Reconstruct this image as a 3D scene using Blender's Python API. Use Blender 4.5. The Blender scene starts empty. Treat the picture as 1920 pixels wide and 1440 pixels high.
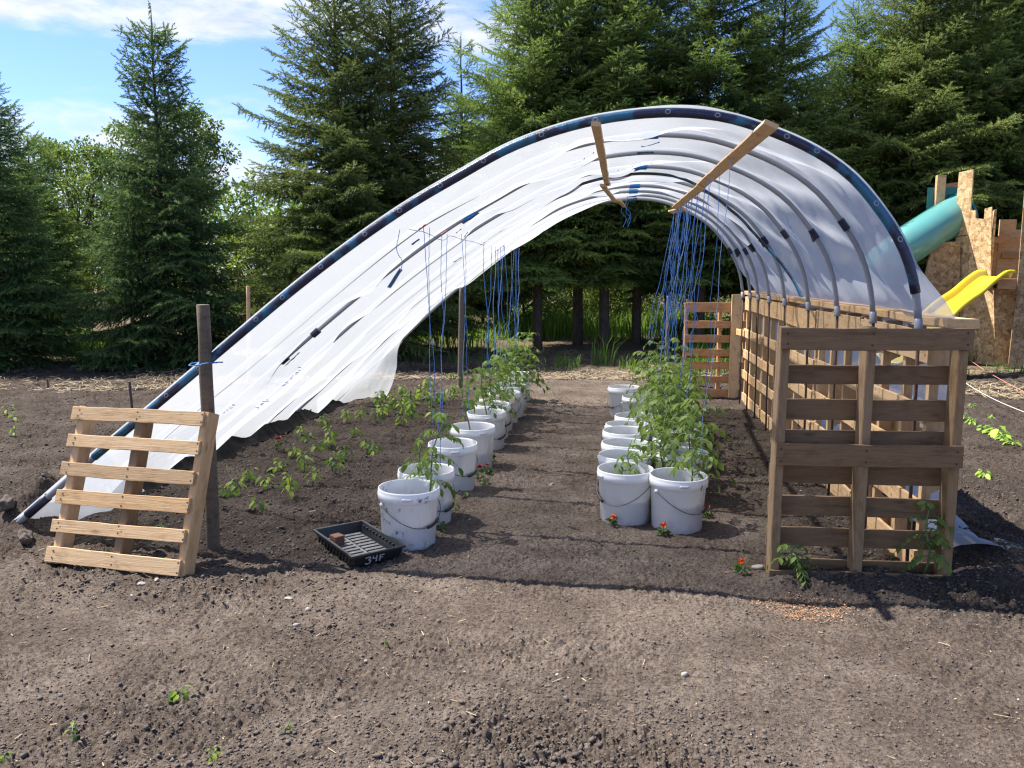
import bpy, math, random
import numpy as np
from mathutils import Vector, Matrix, Euler

random.seed(7)
rng = np.random.default_rng(7)
sc = bpy.context.scene
C = sc.collection
R = math.radians

# ------------------------------------------------------------------ scene basics
# World frame: +y runs along the tunnel, +x to its right-hand (pallet wall) side.
CAM_H, PITCH, YAW, FPX = 1.45, 7.932, 7.0, 1500.0
SUN_DIR = Vector((-0.60, 0.20, 1.0)).normalized()      # towards the sun

def ground_at(px, py, z=0.0):
    """point of the level z seen at a pixel of the 1920 px wide photograph"""
    th, a = R(PITCH), R(YAW)
    X, Y = (px - 960) / FPX, -(py - 720) / FPX
    d = (X, math.cos(th) + Y * math.sin(th), -math.sin(th) + Y * math.cos(th))
    t = (z - CAM_H) / d[2]
    x, y = d[0] * t, d[1] * t
    return x * math.cos(a) - y * math.sin(a), x * math.sin(a) + y * math.cos(a)

def far_at(px, Y):
    a = R(YAW); X = (px - 960) / FPX * Y
    return X * math.cos(a) - Y * math.sin(a), X * math.sin(a) + Y * math.cos(a)

# ------------------------------------------------------------------ noise
def _hash(ix, iy, s):
    h = (ix * 374761393 + iy * 668265263 + s * 2147483647 * 3) & 0xFFFFFFFF
    h = ((h ^ (h >> 13)) * 1274126177) & 0xFFFFFFFF
    return ((h ^ (h >> 16)) & 0xFFFF) / 65535.0

def vnoise(x, y, s=0):
    x = np.asarray(x, float); y = np.asarray(y, float)
    ix = np.floor(x).astype(np.int64); iy = np.floor(y).astype(np.int64)
    fx, fy = x - ix, y - iy
    fx = fx * fx * (3 - 2 * fx); fy = fy * fy * (3 - 2 * fy)
    a, b = _hash(ix, iy, s), _hash(ix + 1, iy, s)
    c, d = _hash(ix, iy + 1, s), _hash(ix + 1, iy + 1, s)
    return (a + (b - a) * fx) * (1 - fy) + (c + (d - c) * fx) * fy - 0.5

def sstep(a, b, x):
    t = np.clip((np.asarray(x, float) - a) / (b - a), 0, 1)
    return t * t * (3 - 2 * t)

def rough_map(x, y):
    """how cloddy the soil is: trodden path smooth, tilled beds rough"""
    left = sstep(-1.2, -1.9, x) * sstep(2.9, 3.5, y)
    near = sstep(2.75, 2.2, y) * sstep(0.5, -1.2, x) * 0.40
    right = sstep(0.7, 1.3, x) * sstep(3.2, 3.7, y)
    patch = sstep(0.05, 0.3, vnoise(x * 0.9 + 3, y * 0.9, 11)) * 0.5
    return np.clip(0.22 + left + near + right + patch, 0, 1.2) * sstep(14, 11, y)

def ground_h(x, y):
    x = np.asarray(x, float); y = np.asarray(y, float)
    r = rough_map(x, y)
    h = 0.035 * vnoise(x * 0.6, y * 0.6, 1) * sstep(0, 3, np.hypot(x, y))
    h = h + 0.020 * vnoise(x * 2.3, y * 2.3, 2)
    h = h + (0.5 + r) * 0.016 * vnoise(x * 7, y * 7, 3)
    h = h + (0.36 + r) * 0.016 * vnoise(x * 19, y * 19, 4)
    cl = np.clip(vnoise(x * 3.1 + 7, y * 3.1, 9) * 2.0 + .55, .35, 1.0)      # crumbs gather in patches
    h = h + (0.70 + r) * cl * 0.014 * (np.abs(vnoise(x * 33, y * 33, 5)) * 2 - .3)
    h = h + (1.0 + r) * cl * 0.009 * (np.abs(vnoise(x * 71, y * 71, 6)) * 2 - .3)
    h = h + (1.1 + r * .8) * cl * 0.005 * vnoise(x * 150, y * 150, 7)
    # old footprints and heel dents in the trodden soil
    h = h - 0.012 * sstep(.26, .40, vnoise(x * 3.6 + 11, y * 2.1 + 5, 12)) * (1 - np.clip(r, 0, 1)) * sstep(12, 10, y)
    # soil thrown up along the foot of the plastic
    cx = -3.25 + 0.08 * vnoise(y * 1.7, y * 0, 21) + 0.05 * vnoise(y * 6, y * 0, 22)
    rid = np.exp(-((x - cx) / 0.13) ** 2) * sstep(3.7, 4.3, y) * sstep(9.4, 8.8, y)
    h = h + rid * (0.20 + 0.10 * vnoise(y * 2.6, x * 1, 23) + 0.05 * vnoise(y * 11, x * 9, 24))
    # loose heap where the pipe enters the ground
    h = h + 0.12 * np.exp(-(((x + 3.25) / 0.22) ** 2 + ((y - 4.12) / 0.2) ** 2)) * (1 + vnoise(x * 9, y * 9, 25))
    # low bank at the foot of the pallets
    h = h + 0.045 * np.exp(-((y - 3.74) / 0.13) ** 2) * sstep(0.55, 0.9, x) * sstep(2.1, 1.7, x)
    h = h + 0.10 * np.exp(-((x - 1.95) / 0.2) ** 2) * sstep(3.5, 4.0, y) * sstep(9.5, 8.5, y) * (1 + vnoise(x * 4, y * 4, 26))
    return h

def gz(x, y):
    return float(ground_h(np.array([x]), np.array([y]))[0])

# ------------------------------------------------------------------ object helpers
def tag(o, label=None, cat=None, group=None, kind=None):
    if label: o['label'] = label
    if cat: o['category'] = cat
    if group: o['group'] = group
    if kind: o['kind'] = kind
    return o

def thing(name, label, cat, loc=(0, 0, 0), rot=(0, 0, 0), group=None):
    o = bpy.data.objects.new(name, None); C.objects.link(o)
    o.empty_display_size = 0.1
    o.location = loc; o.rotation_euler = rot
    return tag(o, label, cat, group)

def link_mesh(name, me, parent=None, mats=(), smooth=False, matrix=None):
    for m in mats: me.materials.append(m)
    if smooth: me.polygons.foreach_set('use_smooth', np.ones(len(me.polygons), bool))
    o = bpy.data.objects.new(name, me); C.objects.link(o)
    if parent is not None: o.parent = parent
    if matrix is not None: o.matrix_local = matrix
    return o

def np_mesh(name, V, F, tint=None, mat_idx=None):
    """fast mesh from arrays: V (n,3), F (m,k)"""
    V = np.asarray(V, np.float32); F = np.asarray(F, np.int32)
    me = bpy.data.meshes.new(name)
    m, k = F.shape
    me.vertices.add(len(V)); me.vertices.foreach_set('co', V.ravel())
    me.loops.add(m * k); me.loops.foreach_set('vertex_index', F.ravel())
    me.polygons.add(m)
    me.polygons.foreach_set('loop_start', np.arange(0, m * k, k, dtype=np.int32))
    if mat_idx is not None: me.polygons.foreach_set('material_index', np.asarray(mat_idx, np.int32))
    if tint is not None:
        at = me.attributes.new('tint', 'FLOAT', 'POINT')
        at.data.foreach_set('value', np.asarray(tint, np.float32))
    me.update(calc_edges=True)
    return me

class MB:
    """collects polygons with material indices and builds one mesh"""
    def __init__(s): s.v = []; s.f = []; s.m = []
    def add(s, verts, faces, mi=0):
        o = len(s.v); s.v += [tuple(v) for v in verts]
        for f in faces: s.f.append([i + o for i in f]); s.m.append(mi)
    def box(s, c, d, rot=None, mi=0):
        x, y, z = d[0] / 2, d[1] / 2, d[2] / 2
        vs = [Vector((sx * x, sy * y, sz * z)) for sx in (-1, 1) for sy in (-1, 1) for sz in (-1, 1)]
        if rot is not None: vs = [rot @ v for v in vs]
        s.add([v + Vector(c) for v in vs], [(0, 1, 3, 2), (4, 6, 7, 5), (0, 4, 5, 1), (2, 3, 7, 6), (0, 2, 6, 4), (1, 5, 7, 3)], mi)
    def tube(s, pts, rad, n=8, mi=0, caps=True):
        pts = [Vector(p) for p in pts]
        rads = rad if isinstance(rad, (list, tuple, np.ndarray)) else [rad] * len(pts)
        ref = None; rings = []
        for i, p in enumerate(pts):
            t = (pts[min(i + 1, len(pts) - 1)] - pts[max(i - 1, 0)])
            if t.length < 1e-9: t = Vector((0, 0, 1))
            t.normalize()
            if ref is None:
                ref = Vector((0, 0, 1)).cross(t)
                if ref.length < 1e-3: ref = Vector((1, 0, 0))
            ref = (ref - t * ref.dot(t)).normalized(); b = t.cross(ref)
            rings.append([p + (ref * math.cos(2 * math.pi * k / n) + b * math.sin(2 * math.pi * k / n)) * rads[i] for k in range(n)])
        fs = []
        for i in range(len(pts) - 1):
            for k in range(n):
                fs.append((i * n + k, i * n + (k + 1) % n, (i + 1) * n + (k + 1) % n, (i + 1) * n + k))
        if caps:
            fs.append(tuple(range(n))[::-1]); fs.append(tuple((len(pts) - 1) * n + k for k in range(n)))
        s.add([v for r in rings for v in r], fs, mi)
    def lathe(s, prof, n=32, mi=0, c=(0, 0, 0)):
        vs = [(c[0] + r * math.cos(2 * math.pi * k / n), c[1] + r * math.sin(2 * math.pi * k / n), c[2] + z) for r, z in prof for k in range(n)]
        fs = [(i * n + k, i * n + (k + 1) % n, (i + 1) * n + (k + 1) % n, (i + 1) * n + k) for i in range(len(prof) - 1) for k in range(n)]
        s.add(vs, fs, mi)
    def prism(s, outline, t, mi=0):
        """outline in local xy, thickness t along z (centred)"""
        n = len(outline)
        vs = [(x, y, -t / 2) for x, y in outline] + [(x, y, t / 2) for x, y in outline]
        fs = [tuple(range(n))[::-1], tuple(range(n, 2 * n))] + [(k, (k + 1) % n, n + (k + 1) % n, n + k) for k in range(n)]
        s.add(vs, fs, mi)
    def build(s, name, mats, parent=None, smooth=False, matrix=None):
        me = bpy.data.meshes.new(name)
        me.from_pydata(s.v, [], s.f)
        me.polygons.foreach_set('material_index', s.m)
        me.update()
        return link_mesh(name, me, parent, mats if isinstance(mats, (list, tuple)) else [mats], smooth, matrix)

def copy_tree(o, parent=None):
    c = o.copy(); C.objects.link(c)
    if parent is not None: c.parent = parent
    for ch in list(o.children): copy_tree(ch, c)
    return c

# ------------------------------------------------------------------ materials
class NT:
    def __init__(s, name):
        s.mat = bpy.data.materials.new(name); s.mat.use_nodes = True
        s.t = s.mat.node_tree; s.t.nodes.clear()
        s.out = s.n('ShaderNodeOutputMaterial')
    def n(s, typ, **kw):
        nd = s.t.nodes.new(typ)
        for k, v in kw.items():
            if k.startswith('_'): setattr(nd, k[1:], v)
            else: s.set(nd, k.replace('__', ' '), v)
        return nd
    def set(s, nd, key, v):
        i = nd.inputs[int(key[1:])] if key[0] == 'i' and key[1:].isdigit() else nd.inputs[key]
        if hasattr(v, 'is_output') or isinstance(v, bpy.types.NodeSocket): s.t.links.new(v, i)
        else: i.default_value = v
    def noise(s, vec, scale, detail=4, rough=.55, dist=0.0):
        nd = s.n('ShaderNodeTexNoise', Scale=scale, Detail=detail, Roughness=rough, Distortion=dist)
        if vec is not None: s.set(nd, 'Vector', vec)
        return nd.outputs['Fac']
    def ramp(s, fac, stops, interp='LINEAR'):
        nd = s.n('ShaderNodeValToRGB', Fac=fac); cr = nd.color_ramp; cr.interpolation = interp
        while len(cr.elements) < len(stops): cr.elements.new(0.5)
        for e, (p, c) in zip(cr.elements, stops):
            e.position = p; e.color = (*c, 1) if len(c) == 3 else c
        return nd.outputs['Color']
    def mix(s, fac, a, b, typ='MIX'):
        nd = s.n('ShaderNodeMix', _data_type='RGBA', _blend_type=typ)
        for idx, v in ((0, fac), (6, a), (7, b)):
            if isinstance(v, bpy.types.NodeSocket): s.t.links.new(v, nd.inputs[idx])
            else: nd.inputs[idx].default_value = v if idx == 0 else ((*v, 1) if len(v) == 3 else v)
        return nd.outputs[2]
    def math(s, op, a, b=0.0, c=0.0, clamp=False):
        nd = s.n('ShaderNodeMath', _operation=op, _use_clamp=clamp)
        for i, v in enumerate((a, b, c)):
            if isinstance(v, bpy.types.NodeSocket): s.t.links.new(v, nd.inputs[i])
            else: nd.inputs[i].default_value = v
        return nd.outputs[0]
    def coords(s, which='Object', scale=(1, 1, 1), rand=False):
        tc = s.n('ShaderNodeTexCoord').outputs[which]
        mp = s.n('ShaderNodeMapping', Vector=tc, Scale=scale)
        if rand:
            oi = s.n('ShaderNodeObjectInfo').outputs['Random']
            cb = s.n('ShaderNodeCombineXYZ', X=s.math('MULTIPLY', oi, 37.0), Y=s.math('MULTIPLY', oi, 91.0), Z=s.math('MULTIPLY', oi, 53.0))
            s.set(mp, 'Location', cb.outputs[0])
        return mp.outputs[0]
    def bump(s, h, strength=.3, dist=.01):
        return s.n('ShaderNodeBump', Strength=strength, Distance=dist, Height=h).outputs[0]
    def principled(s, color, rough=.8, normal=None, **kw):
        b = s.n('ShaderNodeBsdfPrincipled', Roughness=rough)
        s.set(b, 'Base Color', color if isinstance(color, bpy.types.NodeSocket) else (*color, 1))
        if normal is not None: s.set(b, 'Normal', normal)
        for k, v in kw.items(): s.set(b, k.replace('_', ' '), v)
        return b.outputs[0]
    def done(s, shader):
        s.t.links.new(shader, s.out.inputs['Surface']); return s.mat

def m_plain(name, col, rough=.6, var=.12, scale=20, **kw):
    t = NT(name); v = t.coords('Object')
    n = t.noise(v, scale, 5)
    dark = tuple(c * (1 - var) for c in col); lite = tuple(min(1, c * (1 + var)) for c in col)
    c = t.ramp(n, [(.3, dark), (.7, lite)])
    return t.done(t.principled(c, rough, t.bump(n, .15, .004), **kw))

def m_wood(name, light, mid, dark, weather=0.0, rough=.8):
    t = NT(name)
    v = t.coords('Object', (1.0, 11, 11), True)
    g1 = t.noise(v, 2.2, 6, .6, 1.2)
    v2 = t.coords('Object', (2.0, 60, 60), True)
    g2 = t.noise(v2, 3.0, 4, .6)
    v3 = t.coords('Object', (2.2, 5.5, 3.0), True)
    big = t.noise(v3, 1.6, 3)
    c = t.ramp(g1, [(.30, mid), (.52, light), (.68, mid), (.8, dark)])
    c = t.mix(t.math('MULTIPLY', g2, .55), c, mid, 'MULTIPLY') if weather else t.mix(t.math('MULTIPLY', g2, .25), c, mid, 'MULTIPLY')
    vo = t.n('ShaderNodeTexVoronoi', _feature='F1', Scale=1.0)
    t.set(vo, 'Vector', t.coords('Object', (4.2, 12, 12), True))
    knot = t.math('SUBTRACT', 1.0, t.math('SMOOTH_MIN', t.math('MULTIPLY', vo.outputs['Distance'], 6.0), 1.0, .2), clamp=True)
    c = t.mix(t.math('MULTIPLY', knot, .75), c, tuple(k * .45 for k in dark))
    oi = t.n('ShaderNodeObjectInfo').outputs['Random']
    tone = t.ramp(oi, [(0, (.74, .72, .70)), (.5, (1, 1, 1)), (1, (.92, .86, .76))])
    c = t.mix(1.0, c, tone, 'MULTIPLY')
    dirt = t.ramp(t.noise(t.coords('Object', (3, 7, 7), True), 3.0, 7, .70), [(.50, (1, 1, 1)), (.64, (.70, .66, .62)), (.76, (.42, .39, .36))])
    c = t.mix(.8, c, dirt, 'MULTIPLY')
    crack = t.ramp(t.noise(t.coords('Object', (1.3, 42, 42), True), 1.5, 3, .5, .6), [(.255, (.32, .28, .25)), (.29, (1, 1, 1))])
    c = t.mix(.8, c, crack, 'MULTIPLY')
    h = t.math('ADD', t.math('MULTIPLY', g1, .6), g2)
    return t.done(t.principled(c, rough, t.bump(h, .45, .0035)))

def m_leaf(name, dark, light, trans=.35, rough=.55, gloss=.3):
    t = NT(name)
    a = t.n('ShaderNodeAttribute', _attribute_name='tint').outputs['Fac']
    oi = t.n('ShaderNodeObjectInfo').outputs['Random']
    f = t.math('ADD', a, t.math('MULTIPLY', t.math('SUBTRACT', oi, .5), .28), clamp=True)
    c = t.ramp(f, [(0.0, dark), (1.0, light)])
    p = t.principled(c, rough, **{'Specular_IOR_Level': gloss})
    tr = t.n('ShaderNodeBsdfTranslucent'); t.set(tr, 'Color', t.mix(1.0, c, (1.25, 1.3, .75), 'MULTIPLY'))
    mx = t.n('ShaderNodeMixShader', Fac=trans)
    t.t.links.new(p, mx.inputs[1]); t.t.links.new(tr.outputs[0], mx.inputs[2])
    return t.done(mx.outputs[0])

def m_soil():
    t = NT('soil')
    v = t.coords('Object')
    big = t.noise(v, .7, 4, .6); med = t.noise(v, 3.2, 6, .65); fine = t.noise(v, 46, 7, .72); micro = t.noise(v, 170, 4, .75); crumb = t.noise(v, 95, 3, .6)
    dry = t.ramp(med, [(.25, (.092, .072, .058)), (.5, (.138, .110, .090)), (.75, (.188, .152, .126))])
    damp = t.ramp(med, [(.25, (.038, .030, .024)), (.75, (.080, .063, .052))])
    sx = t.n('ShaderNodeSeparateXYZ', Vector=v)
    x, y = sx.outputs[0], sx.outputs[1]
    def band(val, a, b):
        return t.n('ShaderNodeMapRange', _interpolation_type='SMOOTHSTEP', Value=val, i1=a, i2=b).outputs[0]
    wob = t.math('MULTIPLY', t.math('SUBTRACT', big, .5), 1.6)
    # dampness: the beds beside the path and the tilled ground to both sides of the tunnel
    bed = t.math('MULTIPLY', band(t.math('ADD', x, wob), -1.0, -1.7), band(t.math('ADD', y, wob), 3.3, 4.0))
    rbed = t.math('MULTIPLY', band(t.math('ADD', x, wob), .55, 1.2), band(t.math('ADD', y, wob), 3.1, 3.7))
    spots = band(t.math('ADD', t.math('MULTIPLY', t.noise(v, 1.4, 5, .6), .7), t.math('MULTIPLY', med, .3)), .52, .68)
    wet = t.math('MAXIMUM', t.math('MAXIMUM', bed, rbed), t.math('MULTIPLY', spots, .7))
    c = t.mix(t.math('MULTIPLY', wet, .8), dry, damp)
    pale = t.ramp(t.noise(t.coords('Object', (1.0, 1.9, 1)), 1.3, 7, .68, .6), [(.42, (.78, .76, .75)), (.56, (1.0, 1.0, 1.0)), (.70, (1.28, 1.26, 1.25))])
    c = t.mix(1.0, c, pale, 'MULTIPLY')
    straw = band(t.math('ADD', y, t.math('MULTIPLY', t.math('SUBTRACT', t.noise(v, 1.1, 5), .5), 2.2)), 11.6, 12.6)
    sc_ = t.ramp(fine, [(.3, (.07, .052, .036)), (.55, (.15, .112, .072)), (.75, (.27, .21, .13))])
    c = t.mix(straw, c, sc_)
    c = t.mix(.8, c, t.ramp(fine, [(.38, (.50, .48, .46)), (.48, (.95, .95, .95)), (.58, (1.12, 1.12, 1.12)), (.68, (1.6, 1.56, 1.5))]), 'MULTIPLY')
    c = t.mix(.8, c, t.ramp(crumb, [(.38, (.45, .43, .41)), (.46, (1.0, 1.0, 1.0)), (.58, (1.04, 1.04, 1.04)), (.66, (1.5, 1.45, 1.38))]), 'MULTIPLY')
    h = t.math('ADD', t.math('MULTIPLY', fine, 1.0), t.math('MULTIPLY', micro, .35))
    return t.done(t.principled(c, .95, t.bump(h, 1.0, .016), **{'Specular_IOR_Level': .1}))

def m_flat_attr(name, a, b, rough=.85):
    t = NT(name)
    f = t.n('ShaderNodeAttribute', _attribute_name='tint').outputs['Fac']
    return t.done(t.principled(t.ramp(f, [(0, a), (1, b)]), rough))

def m_sheet():
    t = NT('clear_plastic_film')
    v = t.coords('Object', (1, 1, 1))
    n = t.noise(v, 2.0, 4, .6); n2 = t.noise(t.coords('Object', (2, 9, 2)), 3.0, 5, .6, .8)
    bmp = t.bump(t.math('ADD', n2, t.math('MULTIPLY', n, .5)), .35, .02)
    df = t.n('ShaderNodeBsdfDiffuse', Color=(.72, .735, .76, 1), Normal=bmp)
    tr = t.n('ShaderNodeBsdfTranslucent', Color=(.52, .54, .575, 1), Normal=bmp)
    m1 = t.n('ShaderNodeMixShader', Fac=.66); t.t.links.new(df.outputs[0], m1.inputs[1]); t.t.links.new(tr.outputs[0], m1.inputs[2])
    gl = t.n('ShaderNodeBsdfGlossy', Color=(1, 1, 1, 1), Roughness=.22, Normal=bmp)
    m2 = t.n('ShaderNodeMixShader', Fac=.045); t.t.links.new(m1.outputs[0], m2.inputs[1]); t.t.links.new(gl.outputs[0], m2.inputs[2])
    tp = t.n('ShaderNodeBsdfTransparent', Color=(.97, .98, 1, 1))
    # single layer on the low side, doubled film on the steep side
    px = t.n('ShaderNodeSeparateXYZ', Vector=v).outputs[0]
    m3 = t.n('ShaderNodeMixShader', Fac=t.n('ShaderNodeMapRange', Value=px, i1=.5, i2=1.15, i3=.40, i4=.20).outputs[0]); t.t.links.new(m2.outputs[0], m3.inputs[1]); t.t.links.new(tp.outputs[0], m3.inputs[2])
    return t.done(m3.outputs[0])

def m_bucket(name, dirt=0.0, tone=(.87, .87, .87)):
    t = NT(name)
    v = t.coords('Object')
    n = t.noise(v, 6, 5)
    c = t.ramp(n, [(.3, tuple(k * .95 for k in tone)), (.7, tone)])
    sx = t.n('ShaderNodeSeparateXYZ', Vector=v).outputs[2]
    low = t.n('ShaderNodeMapRange', Value=sx, i1=.11, i2=.0).outputs[0]
    spl = t.ramp(t.noise(t.coords('Object', (1, 1, .7), True), 30, 6, .78), [(.50, (0, 0, 0)), (.62, (1, 1, 1))])
    c = t.mix(t.math('MULTIPLY', t.math('MULTIPLY', low, .25), spl), c, (.12, .095, .08))
    if dirt:
        s1 = t.ramp(t.noise(t.coords('Object', (1, 1, .8)), 26, 6, .8), [(.555, (0, 0, 0)), (.59, (1, 1, 1))])
        area = t.ramp(t.noise(v, 9, 2), [(.48, (0, 0, 0)), (.62, (1, 1, 1))])
        f = t.math('MULTIPLY', s1, area)
        c = t.mix(t.math('MULTIPLY', f, dirt), c, (.06, .045, .038))
        streak = t.ramp(t.noise(t.coords('Object', (18, 18, 1.2)), 2.5, 5, .7), [(.55, (0, 0, 0)), (.75, (1, 1, 1))])
        c = t.mix(t.math('MULTIPLY', streak, .3), c, (.42, .38, .34))
    p = t.principled(c, .38, **{'Specular_IOR_Level': .4})
    tr = t.n('ShaderNodeBsdfTranslucent'); t.set(tr, 'Color', c)
    mx = t.n('ShaderNodeMixShader', Fac=.24)
    t.t.links.new(p, mx.inputs[1]); t.t.links.new(tr.outputs[0], mx.inputs[2])
    return t.done(mx.outputs[0])

def m_tape(name, a, b, scale=(3, 3, 3)):
    t = NT(name)
    n = t.noise(t.coords('Object', scale), 1.6, 3, .6)
    c = t.ramp(n, [(.47, a), (.53, b)])
    w = t.noise(t.coords('Object', (30, 30, 30)), 2, 3)
    return t.done(t.principled(c, .32, t.bump(w, .5, .004), **{'Specular_IOR_Level': .6}))

def m_osb(name, bright=1.0):
    t = NT(name)
    base = None
    v = t.coords('Object')
    wv = t.n('ShaderNodeVectorMath', _operation='ADD')
    wn = t.n('ShaderNodeTexNoise', Scale=5.0, Detail=2.0); t.set(wn, 'Vector', v)
    sclv = t.n('ShaderNodeVectorMath', _operation='SCALE', Scale=.12); t.set(sclv, 'Vector', wn.outputs['Color'])
    t.set(wv, 'i0', v); t.set(wv, 'i1', sclv.outputs[0])
    def layer(rot, sc_):
        mp = t.n('ShaderNodeMapping', Vector=wv.outputs[0], Rotation=rot, Scale=sc_)
        vo = t.n('ShaderNodeTexVoronoi', _feature='F1', Scale=1.0); t.set(vo, 'Vector', mp.outputs[0])
        sp = t.n('ShaderNodeSeparateColor', Color=vo.outputs['Color'])
        return sp.outputs[0], vo.outputs['Distance']
    a, d1 = layer((.3, .7, .5), (15, 15, 55)); b, d2 = layer((-.5, .2, -.9), (50, 40, 14))
    f = t.math('ADD', t.math('MULTIPLY', a, .55), t.math('MULTIPLY', b, .45))
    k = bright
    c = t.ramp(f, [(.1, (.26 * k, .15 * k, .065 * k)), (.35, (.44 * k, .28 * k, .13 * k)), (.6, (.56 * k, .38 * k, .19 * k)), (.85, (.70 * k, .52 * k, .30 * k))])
    st = t.ramp(t.noise(v, 1.3, 5), [(.4, (1, 1, 1)), (.75, (.72, .68, .64))])
    c = t.mix(.45, c, st, 'MULTIPLY')
    return t.done(t.principled(c, .75, t.bump(f, .25, .004)))

def m_bark():
    t = NT('spruce_bark')
    n = t.noise(t.coords('Object', (9, 9, 3)), 3, 6, .7)
    c = t.ramp(n, [(.3, (.035, .027, .022)), (.7, (.12, .095, .075))])
    return t.done(t.principled(c, .95, t.bump(n, .8, .02)))

M = dict(
    soil=m_soil(),
    clod=m_flat_attr('soil_clod', (.062, .049, .040), (.145, .116, .095), .97),
    straw=m_flat_attr('dry_straw', (.12, .09, .055), (.40, .31, .19)),
    chip=m_flat_attr('wood_shaving', (.18, .085, .045), (.40, .235, .125)),
    pebble=m_flat_attr('pale_pebble', (.16, .14, .12), (.42, .38, .33)),
    pine=m_wood('fresh_pine', (.66, .46, .262), (.58, .38, .195), (.38, .225, .10)),
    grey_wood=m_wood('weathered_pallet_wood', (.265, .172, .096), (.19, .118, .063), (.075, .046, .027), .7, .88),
    brown_wood=m_wood('brown_pallet_rail', (.36, .25, .145), (.27, .18, .10), (.13, .085, .05), .5, .88),
    red_wood=m_wood('reddish_pine', (.55, .32, .16), (.48, .26, .12), (.28, .14, .07)),
    post=m_wood('grey_round_post', (.20, .165, .13), (.145, .115, .09), (.06, .048, .04), .6, .9),
    nail=m_plain('rusty_nail', (.05, .03, .02), .7),
    rebar=m_plain('rusty_rebar', (.075, .042, .028), .8, .4, 120),
    pvc=m_plain('grey_conduit', (.23, .245, .275), .35, .06, 8),
    sheet=m_sheet(),
    near_black=m_plain('near_black', (.011, .0105, .010), .9, .4, 30, Specular_IOR_Level=.1),
    bucket=m_bucket('white_pail_plastic'),
    bucket_dirty=m_bucket('muddy_white_pail_plastic', .95),
    bucket_cream=m_bucket('cream_pail_plastic', 0, (.86, .77, .69)),
    wire=m_plain('dark_wire', (.06, .058, .055), .45, .1, 50),
    grip=m_plain('black_grip', (.02, .018, .017), .55),
    sticker=m_plain('faded_sticker', (.60, .61, .70), .6, .25, 60),
    potting=m_plain('potting_soil', (.035, .025, .02), .95, .4, 60),
    navy_tape=m_tape('navy_printed_tape', (.006, .012, .045), (.010, .105, .20)),
    dark_tape=m_plain('dark_navy_tape', (.012, .016, .038), .4),
    blue_tape=m_plain('bright_blue_tape', (.015, .14, .36), .4),
    red_tape=m_plain('red_tape', (.65, .06, .05), .5),
    mark=m_plain('pale_print', (.24, .27, .32), .5),
    ink=m_plain('blue_ink', (.12, .24, .62), .6),
    twine=m_plain('blue_twine', (.035, .16, .48), .7, .3, 40),
    pale_twine=m_plain('faded_blue_twine', (.16, .26, .52), .7, .3, 40),
    pink_cord=m_plain('pink_cord', (.62, .25, .20), .7),
    white_cord=m_plain('white_cord', (.72, .62, .58), .7),
    tray=m_plain('black_tray_plastic', (.016, .017, .019), .38, .2, 30),
    dusty=m_plain('dusty_black_plastic', (.16, .155, .15), .7, .4, 40),
    paint=m_plain('pale_marker', (.36, .36, .36), .7, .15, 60),
    peat=m_plain('dry_peat', (.17, .085, .05), .95, .3, 60),
    osb=m_osb('strand_board', 1.05), osb_shaded=m_osb('shaded_strand_board', .62),  # second one is the same board darkened, shade put into its colour
    teal=m_plain('teal_plastic', (.10, .29, .275), .25, .04, 3),
    teal_dark=m_plain('dark_teal_plastic', (.012, .16, .15), .4, .04, 3),
    yellow=m_plain('yellow_plastic', (.80, .60, .02), .3, .04, 3),
    bark=m_bark(),
    stem=m_plain('plant_stem', (.10, .16, .05), .6, .2, 30),
    brown_stem=m_plain('woody_stem', (.07, .055, .035), .8, .3, 30),
    tomato=m_leaf('tomato_leaf', (.035, .085, .018), (.19, .27, .055), .4),
    pepper=m_leaf('pepper_leaf', (.06, .14, .02), (.30, .38, .06), .4),
    lettuce=m_leaf('lettuce_leaf', (.14, .26, .04), (.42, .55, .10), .4),
    spruce=m_leaf('blue_green_needles', (.028, .060, .026), (.150, .235, .075), .26, .6, .2),
    olive=m_leaf('olive_needles', (.046, .074, .022), (.205, .250, .072), .26, .6, .2),
    mid=m_leaf('mid_green_needles', (.032, .070, .024), (.255, .345, .085), .30, .6, .2),
    broad=m_leaf('broad_leaf', (.055, .105, .020), (.230, .290, .075), .4),
    grass=m_leaf('grass_blade', (.05, .12, .015), (.22, .33, .06), .4),
    marigold=m_plain('marigold_orange', (.80, .12, .012), .6, .3, 60),
    marigold_red=m_plain('marigold_red', (.50, .02, .02), .6, .3, 60),
    stone=m_plain('pale_stone', (.27, .24, .21), .9, .2, 20),
)

# ------------------------------------------------------------------ camera, sun, sky
cam = bpy.data.cameras.new('camera'); co = bpy.data.objects.new('camera', cam); C.objects.link(co)
cam.sensor_width = 36; cam.lens = FPX / 1920 * 36; cam.clip_end = 2000; cam.clip_start = .05
co.location = (0, 0, CAM_H); co.rotation_euler = (R(90 - PITCH), 0, R(YAW)); sc.camera = co

sun = bpy.data.lights.new('sun', 'SUN'); so = bpy.data.objects.new('sun', sun); C.objects.link(so)
sun.energy = 4.6; sun.angle = R(.53); sun.color = (1.0, .955, .88)
so.rotation_euler = (-SUN_DIR).to_track_quat('-Z', 'Y').to_euler()

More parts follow.
